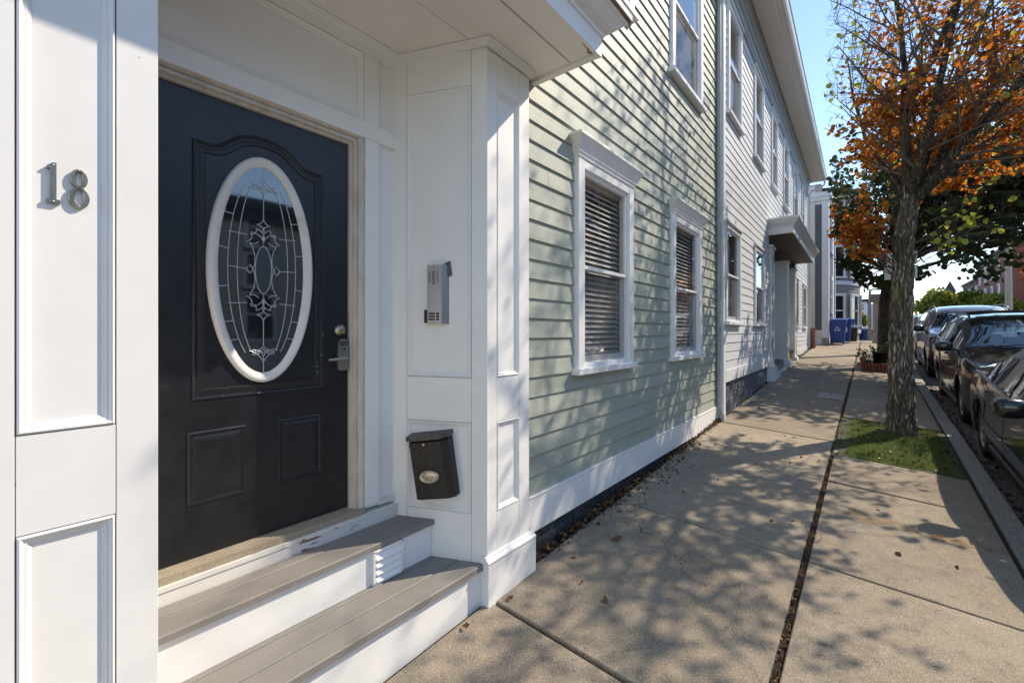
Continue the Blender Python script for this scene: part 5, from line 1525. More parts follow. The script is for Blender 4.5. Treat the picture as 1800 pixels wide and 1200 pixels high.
            m_ = MB(); m_.lathe([(.0001,sg*-.10),(R0*.6,sg*-.10)], (xc, y0+a, tyre), 'x', 24); O('brake_disc', m_, 'steel_dark', wh)
    return t
def lampmat(name, col, em=None):
    m, nt, p = nodes_of(name)
    p.inputs['Base Color'].default_value = rgba(col); p.inputs['Roughness'].default_value=.12; p.inputs['Coat Weight'].default_value=1; p.inputs['Metallic'].default_value=.3
    return m
M['lamp_clear'] = lampmat('headlight_glass', (.30,.32,.33)); M['lamp_amber'] = lampmat('amber_headlight', (.70,.27,.07)); M['lamp_red'] = lampmat('tail_light_red', (.25,.01,.01))
M['chrome_dark'] = surf('satin_window_strip', (.25,.25,.25), .25, (3,3,3), 1, .05, metal=1)
M['seat_grey'] = surf('grey_seat_fabric', (.10,.095,.09), .8, (9,9,9), 1, .2)
def road_at(x, y): return rz_(x, y)
sed_top = [(0,.60),(.05,.68),(.15,.75),(.5,.84),(1.30,.97),(2.05,1.37),(2.3,1.425),(2.75,1.44),(3.25,1.40),(3.95,1.13),(4.10,1.095),(4.5,1.06),(4.66,1.0),(4.72,.85)]
sed_belt = [(0,.56),(.1,.66),(.5,.77),(1.2,.89),(2.0,.93),(3.2,.965),(3.9,1.0),(4.3,1.0),(4.6,.93),(4.72,.80)]
LS = 4.72; RA_Y = 7.72
car('parked_car', 'nearest glossy black saloon car parked at the right edge of the photo', (1.915, RA_Y+.92-LS/2, road_at(1.4,RA_Y+.92-LS/2)), 1.83, 1.44, LS, M['black_paint'], (.98, 3.80), sed_top, sed_belt, 1.30, 2.12, 3.25, 3.98,
    [(1.42,2.50),(2.515,3.42)], [(1.52,2.44),(2.54,3.30),(3.34,3.62)], .335, False, 'clear', rimcol='rim', spokes=10)
suv_top = [(0,.80),(.05,.88),(.15,.96),(.5,1.06),(1.12,1.13),(1.90,1.56),(2.15,1.63),(2.6,1.66),(3.4,1.635),(4.0,1.56),(4.12,1.52),(4.42,1.12),(4.5,1.02),(4.55,.80)]
suv_belt = [(0,.74),(.1,.85),(.5,.985),(1.1,1.06),(2.0,1.075),(3.2,1.12),(4.0,1.17),(4.4,1.08),(4.55,.78)]
LV_ = 4.55; FA = 9.72
cy2 = FA-.90+LV_/2
car('parked_car', 'brown-black suv with amber headlight and roof bars parked behind the nearest car', (1.955, cy2, road_at(1.4,cy2)), 1.82, 1.66, LV_, M['brown_paint'], (.90, 3.55), suv_top, suv_belt, 1.12, 1.98, 4.12, 4.42,
    [(1.30,2.38),(2.395,3.25)], [(1.42,2.32),(2.43,3.18),(3.24,3.85)], .35, 'bars', 'amber', spokes=5)
car('parked_car', 'dark grey suv half hidden by the tree trunk, third car from the photo edge', (2.02, 16.75, road_at(1.4,16.75)), 1.90, 1.76, LV_, M['navy_paint'], (.90, 3.62), [(a,b*1.06) for a,b in suv_top], [(a,b*1.05) for a,b in suv_belt], 1.12, 1.85, 4.12, 4.42,
    [(1.30,2.38),(2.395,3.25)], [(1.36,2.32),(2.43,3.18),(3.24,3.95)], .36, True, 'clear', spokes=5)
M['silver_paint'] = car_paint('silver_car_paint', (.36,.38,.40)); M['red_paint'] = car_paint('red_car_paint', (.25,.012,.012)); M['blue_paint'] = car_paint('blue_grey_car_paint', (.05,.07,.10))
for lab, yy, xx, pt in (('pale silver car parked farther along the kerb behind the dark grey suv', 22.2, 2.0, 'silver_paint'), ('blue-grey car in the kerb line beyond the silver car', 27.6, 2.0, 'blue_paint'), ('red car seen small beyond the second tree trunk', 46, 1.7, 'red_paint')):
    car('parked_car', lab, (xx, yy, road_at(1.4,yy)), 1.8, 1.5, LS, M[pt], (.98,3.80), sed_top, sed_belt, 1.30, 2.12, 3.25, 3.98, [(1.42,2.50),(2.515,3.42)], [(1.52,2.44),(2.54,3.30),(3.34,3.62)], .335, False, 'clear', pitch=(.0505 if yy < 23 else .006), full=False)
m_ = MB(); 
# resident sticker low in the suv windscreen corner
k_ = road_at(1.4,cy2)

# ---------------------------------------------------------------- second tree, planter
t2 = thing('street_tree', 'broad dark green street tree standing behind the orange tree', 'tree', (.34,15.6,gz(.34,15.6)))
obj('trunk', trunk_mesh([(.36,15.6,.52),(.34,15.6,1.4),(.36,15.6,2.4),(.45,15.6,3.3),(.48,15.6,3.6)], [.23,.20,.18,.17,.13], 30, 60, .014, .25, 9), M['bark_dark'], t2)
T2 = Tree(21); T2.xmin = -.78
cc = np.array([1.75,15.7,5.0])
def dens2(x):
    c = mn.noise((x[0]*.9+2, x[1]*.9, x[2]*.9)); return 1.0 if c > -.1 else .5
for k in range(30):
    a = T2.r.uniform(0,6.28); el = T2.r.uniform(-.10,1.1)
    z0 = T2.r.uniform(2.9,4.2); p = np.array([.46,15.6,z0])
    tgt = cc+np.array([math.cos(a)*math.cos(el)*2.7, math.sin(a)*math.cos(el)*2.8, (math.sin(el))*2.2-.9])
    d = tgt-p; L = np.linalg.norm(d)
    T2.branch(p, d/L+np.array([0,0,.1]), L*.95, .055, 3, T2.limb, 6, .25, .0, .058, dens2, 6, .48, .002, 7)
for d_, z0, L in (((-.9,-.1,.6),3.6,1.5),((-.8,-.5,.5),3.5,1.15),((-.7,.3,.9),3.6,1.4),((-.8,-.5,.1),3.2,.95),((-.3,-.6,-.02),3.1,1.1),((1,-.5,.26),3.5,2.6),((1,-.9,.32),3.4,2.3),((.9,-.3,.4),3.5,2.9),((1,-.7,.45),3.6,3.0),((.8,-1,.28),3.4,2.2),((1,-.6,.22),3.4,2.4),((1,-.2,.18),3.5,2.4),((.9,-.9,.3),3.4,2.6),((1,-.5,.55),3.5,3.2),((.7,-1,.6),3.6,2.6),((-.5,-.8,.9),3.7,2.6)):
    T2.branch((.46,15.6,z0), d_, L, .045, 3, T2.limb, 6, .25, .0, .055, dens2, 6, .45, .002, 7)
obj('limb', T2.limb, M['bark_dark'], t2); w_ = obj('twigs', T2.tw, M['twig'], t2); w_['kind'] = 'stuff'
stuffmesh('foliage', leaves_mesh(np.array(T2.P), np.array(T2.D), .125, 'foliage', 5), M['leaf_green'], t2)
print('green leaves', len(T2.P))
pe = thing('brick_edging', 'low dark red brick edging round the planting bed of the second tree', 'brick edging', (.27,15.2,gz(.27,15.2)))
def bricks(x0, x1, y0, y1, n, along):
    for i in range(n):
        t0, t1 = i/n, (i+1)/n; g_ = .006
        m_ = MB(); a = random.uniform(-.01,.015)
        if along == 'x':
            xa, xb = x0+(x1-x0)*t0+g_, x0+(x1-x0)*t1-g_; z = gz((xa+xb)/2, y0)
            m_.bbox(xa, xb, y0, y1, z-.05, z+.215+a, .006)
        else:
            ya, yb = y0+(y1-y0)*t0+g_, y0+(y1-y0)*t1-g_; z = gz(x0, (ya+yb)/2)
            m_.bbox(x0, x1, ya, yb, z-.05, z+.215+a, .006)
        obj('brick', m_, M['red_brick'], pe)
bricks(-.19,.74,14.33,14.40,14,'x'); bricks(-.19,.74,16.4,16.47,14,'x'); bricks(-.19,-.12,14.41,16.39,28,'y'); bricks(.67,.74,14.41,16.39,28,'y')
m_ = MB(); m_.add([(-.12,14.4,gz(0,14.4)+.15),(.67,14.4,gz(0,14.4)+.15),(.67,16.4,gz(0,16.4)+.15),(-.12,16.4,gz(0,16.4)+.15)], [(0,1,2,3)]); obj('soil', m_, M['soil'], pe)
def pot(name, label, x, y, r, h, mat, z=None, grp=None, ri=.82):
    z = gz(x,y) if z is None else z
    t = thing(name, label, 'flower pot', (x,y,z), 0, grp)
    m_ = MB(); m_.lathe([(.0001,.0),(r*ri*.92,.0),(r*ri,.02),(r*.97,h*.86),(r*1.04,h*.86),(r*1.06,h),(r*.95,h),(r*.93,h*.9),(.0001,h*.9)], (x,y,z), 'z', 24); obj('pot', m_, M[mat], t)
    return t
zp = gz(.2,14.7)+.16
p1 = pot('flower_pot', 'large black plastic flower pot with trailing plants inside the brick edging', .20, 14.68, .165, .33, 'black', zp)
TP = Tree(31)
for k in range(16):
    a = TP.r.uniform(0,6.28); TP.branch((.20+.08*math.cos(a),14.68+.08*math.sin(a),zp+.28), (math.cos(a)*.6-.15,math.sin(a)*.6,.9), TP.r.uniform(.12,.26), .004, 1, TP.tw, 3, .3, .0, .02, None, 4, .5)
for k in range(3):
    TP.branch((.06,14.65,zp+.29), (-1,-.1,.35-.15*k), .30, .004, 1, TP.tw, 4, .3, -.15, .022, None, 5, .4)
obj('stem', TP.tw, M['twig'], p1); stuffmesh('plant', leaves_mesh(np.array(TP.P), np.array(TP.D), .055, 'plant', 6), M['leaf_mid'], p1)
pot('flower_pot', 'small terracotta flower pot at the left corner of the brick edging', -.155, 14.45, .065, .13, 'terracotta', gz(-.15,14.4)+.215)
pot('flower_pot', 'small brown clay flower pot beside the big black pot', -.045, 14.55, .06, .12, 'terracotta', gz(-.05,14.5)+.15)
# yellow pot on the porch step
def gloc(off, y, z):
    c, s_ = math.cos(GR), math.sin(GR); return (-1.665+off*c-y*s_, 6.83+off*s_+y*c, z)
yx, yy, yz = gloc(.03, 6.98, .70)
yx, yy = gloc(-.06,7.9,0)[:2]; yz = .69
p2 = pot('flower_pot', 'yellow glazed flower pot with small dark plant on the grey house porch step', yx, yy, .12, .24, 'yellow_pot', yz)
TP = Tree(33)
for k in range(14):
    a = TP.r.uniform(0,6.28); TP.branch((yx+.05*math.cos(a),yy+.05*math.sin(a),yz+.2), (math.cos(a)*.5,math.sin(a)*.5,1), TP.r.uniform(.08,.17), .003, 1, TP.tw, 3, .3, 0, .02, None, 4, .5)
obj('stem', TP.tw, M['twig'], p2); stuffmesh('plant', leaves_mesh(np.array(TP.P), np.array(TP.D), .04, 'plant', 7), M['leaf_mid'], p2)

# ---------------------------------------------------------------- poles and signs
up = thing('utility_pole', 'thick weathered wooden utility pole rising behind the orange tree', 'utility pole', (.61,20,gz(.61,20)))
m_ = MB(); z0 = gz(.61,20); m_.tube([(.61,20,z0-.2),(.61,20,z0+5),(.61,20,z0+10.5)], [.145,.125,.105], 16); obj('pole', m_, M['pole_wood'], up)
m_ = MB(); m_.bbox(.56,.66,18.9,21.1,z0+9.6,z0+9.72,.01); obj('crossarm', m_, M['pole_wood'], up)
sp = thing('street_sign', 'two plain backs of street signs on a post hidden behind the trunk', 'street sign', (.47,10.95,gz(.47,10.95)))
z0 = gz(.47,10.95); m_ = MB(); m_.tube([(.45,10.95,z0-.1),(.45,10.95,3.05)], .032, 10); obj('post', m_, M['pole_metal'], sp)
for za, zb, xa in ((2.80,3.04,.235),(2.535,2.77,.205)):
    m_ = MB(); m_.bbox(xa,.665,10.91,10.915,za,zb,.001); obj('sign_plate', m_, M['sign_back'], sp)
tp = thing('street_sign', 'square sign back on a thick beige metal post down the sidewalk', 'street sign', (.2,25.6,gz(.2,25.6)))
z0 = gz(.2,25.6); m_ = MB(); m_.tube([(.2,25.6,z0-.1),(.2,25.6,z0+.3),(.2,25.6,z0+2.2)], [.16,.125,.11], 14); obj('post', m_, M['pole_metal'], tp)
m_ = MB(); m_.bbox(-.02,.43,25.46,25.48,2.86,3.25,.004); obj('sign_plate', m_, surf('brown_sign_back',(.26,.21,.18),.6,(6,6,6),2,.1), tp)
lp = thing('street_lamp', 'slim street lamp with short curved arm beyond the square sign', 'street lamp', (-.02,30,gz(0,30)))
z0 = gz(0,30); m_ = MB(); m_.tube([(-.03,30,z0-.1),(-.03,30,3.6),(-.01,30,3.75),(.08,30,3.8),(.25,30,3.8)], [.09,.06,.055,.05,.045], 10); obj('pole', m_, M['pole_metal'], lp)
m_ = MB(); m_.bbox(.22,.5,29.93,30.07,3.74,3.82,.02); obj('lamp_head', m_, M['pole_metal'], lp)
rl = thing('street_lamp', 'tall grey lamp post across the street in front of the red brick building', 'street lamp', (9.9,58,rz_(9,58)+.13))
z0 = rz_(9,58)+.13; m_ = MB(); m_.tube([(9.5,58,z0-.1),(9.5,58,z0+1),(9.5,58,z0+9)], [.30,.26,.17], 12); obj('pole', m_, M['pole_metal'], rl)
m_ = MB(); m_.tube([(9.5,58,z0+8.8),(8.6,58,z0+9.3),(7.6,58,z0+9.35)], .06, 8); m_.bbox(6.9,7.7,57.85,58.15,z0+9.27,z0+9.4,.03); obj('lamp_arm', m_, M['pole_metal'], rl)
m_ = MB(); m_.tube([(.61,20,11.0),(3.2,31,9.2),(6.0,44,8.4),(9.5,58,8.6)], .018, 5, cap=False)
single('overhead_wire', m_, M['black'], (5,35,8.8), 'thin black wire sagging across the street from the wooden pole', 'wire')

# ---------------------------------------------------------------- bins
SYM = surf('white_print', (.75,.76,.78), .6, (3,3,3), 1, .02)
def recycle(par, x, y, z, s, ny=-1):
    """three bent arrows chasing round a triangle, printed flat"""
    m_ = MB()
    for k in range(3):
        a = R(90+120*k)
        def rot(u, v): return (u*math.cos(a)-v*math.sin(a), u*math.sin(a)+v*math.cos(a))
        P_ = [(.62,-.42),(.86,.05),(.60,.20),(.40,-.16),(.18,-.16),(.30,-.42)]
        q = [rot(u,v) for u,v in P_]; m_.add([(x+u*s, y, z+v*s) for u,v in q], [(0,1,2,3),(0,3,4,5)])
        q = [rot(u,v) for u,v in ((.99,-.03),(.50,.30),(.88,.46))]; m_.add([(x+u*s, y, z+v*s) for u,v in q], [(0,1,2)])
    m_.v = [(a_,b_,c_) for a_,b_,c_ in m_.v]
    obj('recycling_mark', m_, SYM, par)
def wheelie(label, x, y, sc_=1.0, mark=True, band=False):
    z = gz(x,y); t = thing('recycling_bin', label, 'recycling bin', (x,y,z), 0, 'blue recycling bins by the house')
    w0, w1, d0, d1, h = .22*sc_, .29*sc_, .24*sc_, .34*sc_, .98*sc_
    m_ = MB(); lv = []
    for f in (0,.06,.5,.90,.905,1.0):
        a, b = w0+(w1-w0)*f, d0+(d1-d0)*f
        if f > .9: a, b = a+.015, b+.015
        c = .04; zz = z+.05+(h-.05)*f
        lv.append([(x-a+c,y-b,zz),(x+a-c,y-b,zz),(x+a,y-b+c,zz),(x+a,y+b-c,zz),(x+a-c,y+b,zz),(x-a+c,y+b,zz),(x-a,y+b-c,zz),(x-a,y-b+c,zz)])
    vs = [v for l in lv for v in l]
    m_.add(vs, [(k*8+i,k*8+(i+1)%8,(k+1)*8+(i+1)%8,(k+1)*8+i) for k in range(len(lv)-1) for i in range(8)]+[tuple(range(8))[::-1]])
    obj('body', m_, M['blue_bin'], t)
    m_ = MB(); a, b = w1+.03, d1+.035
    m_.add([(x-a,y-b,z+h),(x+a,y-b,z+h),(x+a,y+b,z+h+.02),(x-a,y+b,z+h+.02),(x-a*.95,y-b*.96,z+h+.045),(x+a*.95,y-b*.96,z+h+.045),(x+a*.9,y-b*.2,z+h+.085),(x-a*.9,y-b*.2,z+h+.085),(x+a*.95,y+b*.95,z+h+.075),(x-a*.95,y+b*.95,z+h+.075)],
           [(3,2,1,0),(0,1,5,4),(4,5,6,7),(7,6,8,9),(1,2,8,6,5),(2,3,9,8),(3,0,4,7,9)]); obj('lid', m_, M['blue_bin'], t)
    for sg in (-1,1):
        m_ = MB(); m_.lathe([(.0001,-.03),(.13,-.03),(.14,0),(.13,.03),(.0001,.03)], (x-.10*sc_+0, y+0, z) if False else (x+sg*w0*.9, y+d0*.9, z+.14), 'x', 18); obj('wheel', m_, M['black'], t)
    m_ = MB(); m_.tube([(x-w1*.8,y+d1+.04,z+h),(x+w1*.8,y+d1+.04,z+h)], .018, 8); obj('handle', m_, M['blue_bin'], t)
    yf = y-(d0+(d1-d0)*.62)-.006
    if mark: recycle(t, x, yf-.004, z+.63*sc_, .105)
    if band:
        m_ = MB(); m_.hexa([(x-.14,yf-.002,z+.45),(x+.14,yf-.002,z+.45),(x+.14,yf+.03,z+.45),(x-.14,yf+.03,z+.45),(x-.14,yf-.024,z+.66),(x+.14,yf-.024,z+.66),(x+.14,yf+.03,z+.66),(x-.14,yf+.03,z+.66)]); obj('label_plate', m_, SYM, t)
    return t
wheelie('large blue wheeled recycling bin with white recycling arrows, nearest by the house corner', -1.06, 22.75)
wheelie('blue recycling bin with a white square label, partly behind the nearest bin', -.93, 24.6, 1.0, False, True)
wheelie('blue recycling bin with faint arrows and a raised lid, behind the black barrel', -.95, 29.0, 1.05)
def tub(name, label, cat, x, y, r0, r1, h, mat, oval_=1.0, rimm=None):
    z = gz(x,y); t = thing(name, label, cat, (x,y,z))
    m_ = MB(); m_.lathe([(.0001,.01),(r0,.01),(r0*1.01,.03),(r1*.985,h*.9),(r1*1.04,h*.9),(r1*1.05,h*.97),(r1,h),(r1*.93,h*.98),(r0*.9,.05)], (x,y,z), 'z', 24, True, 1, oval_); obj('body', m_, M[mat], t)
    return t, z
b_, z = tub('trash_barrel', 'round black trash barrel standing in front of the blue recycling bins', 'trash barrel', -.70, 26.4, .20, .25, .68, 'black')
m_ = MB(); m_.lathe([(.262,.655),(.27,.67),(.255,.685)], (-.70,26.4,z), 'z', 24); obj('rim', m_, M['sign_back'], b_)
b_, z = tub('storage_tub', 'wide faded blue plastic tub heaped with bags on the sidewalk', 'plastic tub', -.27, 31.0, .36, .43, .62, 'blue_tub')
m_ = MB()
for k in range(5):
    a = k*1.3; m_.lathe([(.0001,.14),(.09,.12),(.14,.05),(.13,-.04)], (-.27+.2*math.cos(a),31+.2*math.sin(a),z+.60), 'z', 10)
obj('bag', m_, SYM, b_)
b_, z = tub('trash_barrel', 'small black trash barrel beside the beige post far down the sidewalk', 'trash barrel', .08, 33.0, .20, .24, .65, 'black')
m_ = MB(); m_.lathe([(.25,.63),(.26,.65),(.0001,.70)], (.08,33.0,z), 'z', 20); obj('lid', m_, M['black'], b_)

# ---------------------------------------------------------------- buildings down the street
def wwin(par, F, a, b, z0, z1, cas=.12, frame='far_white', bars=True):
    m_ = MB(); fbox(m_, F, a, a+cas, z0, z1, 0, .06); fbox(m_, F, b-cas, b, z0, z1, 0, .06); fbox(m_, F, a, b, z1, z1+cas*1.2, 0, .08); fbox(m_, F, a-.05, b+.05, z0-.08, z0, 0, .10)
    if bars: fbox(m_, F, a+cas, b-cas, (z0+z1)/2-.03, (z0+z1)/2+.03, 0, .045)
    w = obj('window', m_, M[frame], par)
    m_ = MB(); fbox(m_, F, a+cas, b-cas, z0, z1, .002, .012); obj('pane', m_, M['far_pane'], w)
    return w
M['far_pane'] = surf('far_window_glass', (.02,.024,.03), .05, (1,1,1), 1, .1, spec=.9)
SF = lambda y: Frame((0,y,0),(1,0,0),(0,-1,0))       # faces the camera
EFc = lambda x: Frame((x,0,0),(0,1,0),(1,0,0))       # faces the street
# tall slate and white townhouse
th_ = thing('townhouse', 'tall narrow townhouse with slate blue siding between broad white corner boards', 'house', (-1.8,22.2,.9))
z0 = .7
m_ = MB(); m_.box(-9,-1.36,22.0,26.6,z0-.6,7.1); obj('wall', m_, M['far_white'], th_)
F_ = SF(22.0)
M['cream'] = surf('cream_trim', (.66,.62,.56), .55, (1,1,1), 3, .04)
m_ = MB(); fbox(m_, F_, -2.20, -1.78, z0+.72, 7.6, 0, .03, .004); obj('trim_board', m_, M['cream'], th_)
m_ = MB(); fbox(m_, F_, -1.545, -1.34, z0+.60, 7.1, 0, .035, .004); obj('trim_board', m_, M['far_white'], th_)
m_ = MB(); fbox(m_, F_, -1.775, -1.545, z0+.6, z0+.92, 0, .025, .004); obj('trim_board', m_, M['cream'], th_)
for k in range(48):
    za = z0+.92+k*.118
    if za > 6.75: break
    m_ = MB(); m_.add([F_(-1.775,za,.022),F_(-1.55,za,.022),F_(-1.55,za+.124,.006),F_(-1.775,za+.124,.006),F_(-1.775,za,.0),F_(-1.55,za,.0)], [(0,1,2,3),(4,5,1,0)]); obj('clapboard', m_, M['slate'], th_)
m_ = MB(); fbox(m_, F_, -1.55, -1.33, z0-.4, z0+.6, 0, .05, .01); obj('foundation', m_, M['concrete'], th_)
m_ = MB(); m_.box(-9.2,-1.22,21.85,26.7,7.1,7.28); m_.box(-9.1,-1.30,21.9,26.65,6.95,7.1); obj('cornice', m_, M['far_white'], th_)
E_ = EFc(-1.36)
for a, b in ((22.5,24.6),(25.3,26.3)):
    for k in range(44):
        za = z0+1.2+k*.125
        m_ = MB(); m_.add([E_(a,za,.022),E_(b,za,.022),E_(b,za+.131,.006),E_(a,za+.131,.006),E_(a,za,0),E_(b,za,0)], [(0,1,2,3),(4,5,1,0)]); obj('clapboard', m_, M['slate'], th_)
for a, b in ((22.0,22.5),(24.6,25.3),(26.3,26.6)):
    m_ = MB(); fbox(m_, E_, a, b, z0+.6, 7.1, 0, .04, .004); obj('trim_board', m_, M['far_white'], th_)
for z1 in (2.4,5.0): wwin(th_, E_, 23.1, 24.1, z1, z1+1.4)
bp = thing('brick_pier', 'short red brick pier at the far corner of the grey house', 'brick pier', (-1.75,20.0,.6))
pz = gz(-1.8,20.0)
for k in range(12):
    for j in range(3):
        x0_ = -2.0+j*.125+(.03 if k%2 else 0)
        m_ = MB(); m_.bbox(x0_, x0_+.117, 19.95, 20.18, pz-.05+k*.068, pz+.01+k*.068, .004); obj('brick', m_, M['red_brick'], bp)
# bow-fronted house
bw = thing('bow_front_house', 'taupe shingled house with a rounded bow front and dark flat roof edge', 'house', (-2.4,30,1.0))
m_ = MB(); m_.box(-9,-1.9,26.8,35,.4,9.0); obj('wall', m_, M['far_gray'], bw)
bc, br = (-2.2, 30.6), 1.75
def arcp(r, n=26, a0=-95, a1=95): return [(bc[0]+r*math.cos(R(a)), bc[1]+r*1.7*math.sin(R(a))) for a in np.linspace(a0,a1,n)]
def arcband(r, z0, z1, smooth=True):
    m_ = MB(); p = arcp(r); n = len(p); m_.add([(x,y,z0) for x,y in p]+[(x,y,z1) for x,y in p], [(i,i+1,n+i+1,n+i) for i in range(n-1)], smooth); m_.add([(x,y,z1) for x,y in p], [tuple(range(n))]); m_.add([(x,y,z0) for x,y in p], [tuple(range(n))[::-1]]); return m_
obj('bow_wall', arcband(br, .4, 8.7), M['far_gray'], bw)
for k in range(52):
    za = 1.4+k*.14
    m_ = MB(); pa, pb = arcp(br+.022), arcp(br+.005); n = len(pa); m_.add([(x,y,za) for x,y in pa]+[(x,y,za+.145) for x,y in pb], [(i,i+1,n+i+1,n+i) for i in range(n-1)], True); obj('shingle_course', m_, M['far_gray'], bw)
obj('cornice', arcband(br+.22, 8.35, 8.62), surf('bow_cornice',(.42,.38,.34),.6,(1,1,1),2,.1), bw); obj('roof_edge', arcband(br+.34, 8.72, 8.84), M['far_dark'], bw)
for zz in (1.9,4.4,6.7):
    for a in (-62,-30,0,30):
        c, s_ = math.cos(R(a)), math.sin(R(a)); nrm = Vector((c*1.7, s_, 0)).normalized()
        O_ = Vector((bc[0]+(br+.02)*c, bc[1]+(br+.02)*1.7*s_, 0)); Fw = Frame(O_, (-nrm.y,nrm.x,0), nrm)
        wwin(bw, Fw, -.48, .48, zz, zz+1.5, .11)
    obj('band', arcband(br+.06, zz-.42, zz-.22), M['far_white'], bw)
# brick house beyond
bh = thing('brick_house', 'narrow strip of red brick house beyond the bow-fronted house', 'house', (-1.6,40,1.2))
m_ = MB(); m_.box(-9,-.95,37.2,45,.4,8.4); obj('wall', m_, M['far_brick'], bh)
for yy in (38.4,40.6,42.8):
    for zz in (2.3,5.2): wwin(bh, EFc(-.95), yy, yy+1.0, zz, zz+1.7)
m_ = MB(); m_.box(-9,-.75,37.0,45.2,8.4,8.7); obj('cornice', m_, M['far_dark'], bh)
# white block at the far end
wb = thing('white_apartment_house', 'distant white three-storey house with dark cornice closing the sidewalk view', 'house', (-2,120,1.3))
m_ = MB(); m_.box(-14,-.6,119,132,0,7.9); obj('wall', m_, M['far_white'], wb); m_ = MB(); m_.box(-14.2,-.2,118.6,132,7.9,8.5); obj('cornice', m_, M['far_dark'], wb)
for zz in (2.3,4.4,6.2):
    for xx in (-2.7,-1.7): wwin(wb, SF(119), xx, xx+.75, zz, zz+1.2, .1)
    for yy in (120.5,124,127.5):
        m_ = MB(); m_.hexa([(-.6,yy,zz-.6),(.5,yy+.5,zz-.6),(.5,yy+2,zz-.6),(-.6,yy+2.5,zz-.6),(-.6,yy,zz+1.4),(.5,yy+.5,zz+1.4),(.5,yy+2,zz+1.4),(-.6,yy+2.5,zz+1.4)]); obj('bay', m_, M['far_white'], wb)
        wwin(wb, EFc(.5), yy+.7, yy+1.8, zz, zz+1.1, .1)
# ---- across the street
def row_house(label, y0_, y1_, x0_, h, mat, nw, nf, roof='far_dark', facex=True, name='row_house', cat='house'):
    zz = rz_(9,(y0_+y1_)/2)
    t = thing(name, label, cat, (x0_,(y0_+y1_)/2,zz), 0)
    m_ = MB(); m_.box(x0_, x0_+9, y0_, y1_, zz-.6, zz+h); obj('wall', m_, M[mat], t)
    m_ = MB(); m_.box(x0_-.35, x0_+9.2, y0_-.05, y1_+.05, zz+h, zz+h+.35); m_.box(x0_-.18, x0_, y0_, y1_, zz+h-.45, zz+h); obj('cornice', m_, M[roof], t)
    Fs = Frame((x0_,0,0),(0,-1,0),(-1,0,0)); Fn = Frame((0,y0_,0),(1,0,0),(0,-1,0))
    for f in range(nf):
        zf_ = zz+1.3+f*(h-1.2)/nf
        for k in range(nw):
            yc = y0_+(y1_-y0_)*(k+.5)/nw
            wwin(t, Fs, -yc-.5, -yc+.5, zf_, zf_+1.65)
    return t, zz, Fs, Fn
t_, zz, Fs, Fn = row_house('red brick corner building across the street with arched windows and dark parapet', 66, 84, 11.0, 9.0, 'far_brick', 5, 3, name='brick_building', cat='building')
for f in range(3):
    for xx in (11.9,13.6,15.4):
        zb = zz+1.2+f*2.75
        w = wwin(t_, Fn, xx, xx+.95, zb, zb+1.5, .1)
        m_ = MB(); q = [(xx-.05+.525+.62*math.cos(a), zb+1.5+.45*math.sin(a)) for a in np.linspace(0,math.pi,11)]; m_.prism(q, lambda u,v,d: Fn(u,v,d), .01, .09); obj('arch', m_, M['far_dark'], w)
m_ = MB(); m_.box(10.8,13.2,65.7,66.4,zz+9.35,zz+9.9); m_.box(14.2,20,65.7,67,zz+9.35,zz+10.9); obj('parapet', m_, M['far_brick'], t_)
t_, zz, Fs, Fn = row_house('dark-roofed row house with a white bay window left of the brick building', 88, 100, 11.6, 7.4, 'slate', 4, 3)
m_ = MB(); m_.hexa([(11.3,87.2,zz+1),(13.4,87.2,zz+1),(13.8,88.1,zz+1),(11.0,88.1,zz+1),(11.3,87.2,zz+6.3),(13.4,87.2,zz+6.3),(13.8,88.1,zz+6.3),(11.0,88.1,zz+6.3)]); bay = obj('bay', m_, M['far_white'], t_)
for k in range(3): 
    m_ = MB(); fbox(m_, SF(87.2), 11.5+.65*k, 12.0+.65*k, zz+3.9, zz+5.6, .01, .03); obj('pane', m_, M['far_pane'], bay)
m_ = MB(); m_.box(12.5,15,90,93,zz+7.7,zz+8.8); obj('chimney', m_, M['far_gray'], t_)
t_, zz, Fs, Fn = row_house('far row house with a small pointed dark turret above the yellow-green tree', 108, 122, 10.5, 6.2, 'far_gray', 4, 2)
m_ = MB(); m_.lathe([(.7,6.3),(.7,7.2),(.9,7.2),(.0001,9.2)], (10.9,109,zz), 'z', 8, False); obj('turret', m_, M['far_dark'], t_)
row_house('pale tan clapboard house opposite, mirrored in the door glass', -9, 1.5, 12.3, 6.7, 'pale_tan', 4, 3)
row_house('pale grey shingled house opposite, mirrored in the windows of the green house', 2.2, 13, 12.3, 5.8, 'pale_gray', 4, 3)
row_house('brick house opposite, hidden behind the parked cars and street trees', 13.8, 26, 12.3, 8.8, 'far_brick', 4, 3)
row_house('tan house opposite standing beyond the nearer parked cars', 27, 40, 12.3, 7.4, 'tan', 4, 3)

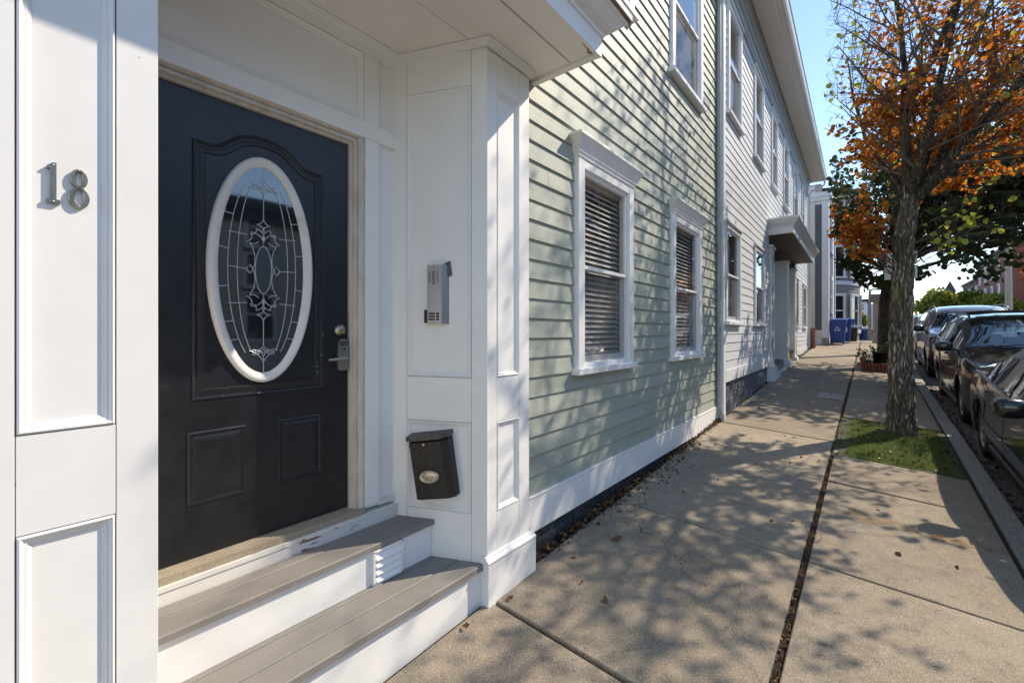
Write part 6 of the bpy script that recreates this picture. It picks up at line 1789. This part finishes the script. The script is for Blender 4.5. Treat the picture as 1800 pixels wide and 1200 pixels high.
# ---- far trees
def bushtree(label, x, y, h, r, mat, n, leaf, seed, base=1.2, loc_z=None, squash=.6, name='street_tree', grp='trees down the street'):
    z0 = rz_(9,y) if loc_z is None else loc_z
    t = thing(name, label, 'tree', (x,y,z0), 0, grp)
    rr = np.random.default_rng(seed)
    m_ = MB(); m_.tube([(x,y,z0-.1),(x+.05,y,z0+base),(x,y,z0+h*.55)], [.2,.16,.08], 9)
    blobs = []
    for k in range(26):
        v = rr.normal(size=3); v /= np.linalg.norm(v); q = rr.uniform(.35,1)
        c = np.array([x,y,z0+base+(h-base)*.52])+v*np.array([r,r,(h-base)*.5*squash/.6])*q*.8
        blobs.append((c, r*rr.uniform(.22,.38)))
        m_.tube([(x,y,z0+base+rr.uniform(0,h*.3)), tuple((c+np.array([x,y,z0+h*.5]))/2), tuple(c)], [.07,.045,.015], 5)
    obj('trunk', m_, M['bark_dark'], t)
    P, D = [], []
    for i in range(n):
        c, br_ = blobs[rr.integers(len(blobs))]
        v = rr.normal(size=3); v /= np.linalg.norm(v); v[2] *= .7
        P.append(c+v*br_*rr.random()**.4); D.append(v+rr.normal(size=3)*.6+np.array([0,0,-.2]))
    stuffmesh('foliage', leaves_mesh(np.array(P), np.array(D), leaf, 'foliage', seed), M[mat], t)
bushtree('yellow-green tree across the street in front of the distant roofs', 7.9, 75, 5.6, 3.6, 'leaf_yellow', 9000, .36, 41, 1.4)
bushtree('second yellow-green tree with an orange lower branch by the brick building', 9.6, 64, 4.4, 2.2, 'leaf_yellow', 4500, .30, 42, 1.6)
bushtree('dark green tree closing the street between the two trunks', 3.2, 150, 7.5, 4.5, 'leaf_mid', 5000, .6, 43, 1.2, .9)
bushtree('dark green tree at the far end of the street behind the red car', -.2, 170, 8.0, 5, 'leaf_mid', 5000, .65, 44, 1.2, .9)
bushtree('small yellowing shrub tree in front of the distant white house', -1.3, 88, 4.0, 1.3, 'leaf_yellow', 2500, .26, 45, .6, .9)
bushtree('orange-tipped street tree across the road at the right edge of the photo', 9.8, 46, 6.2, 2.2, 'leaf_orange', 3500, .22, 46, 3.0)
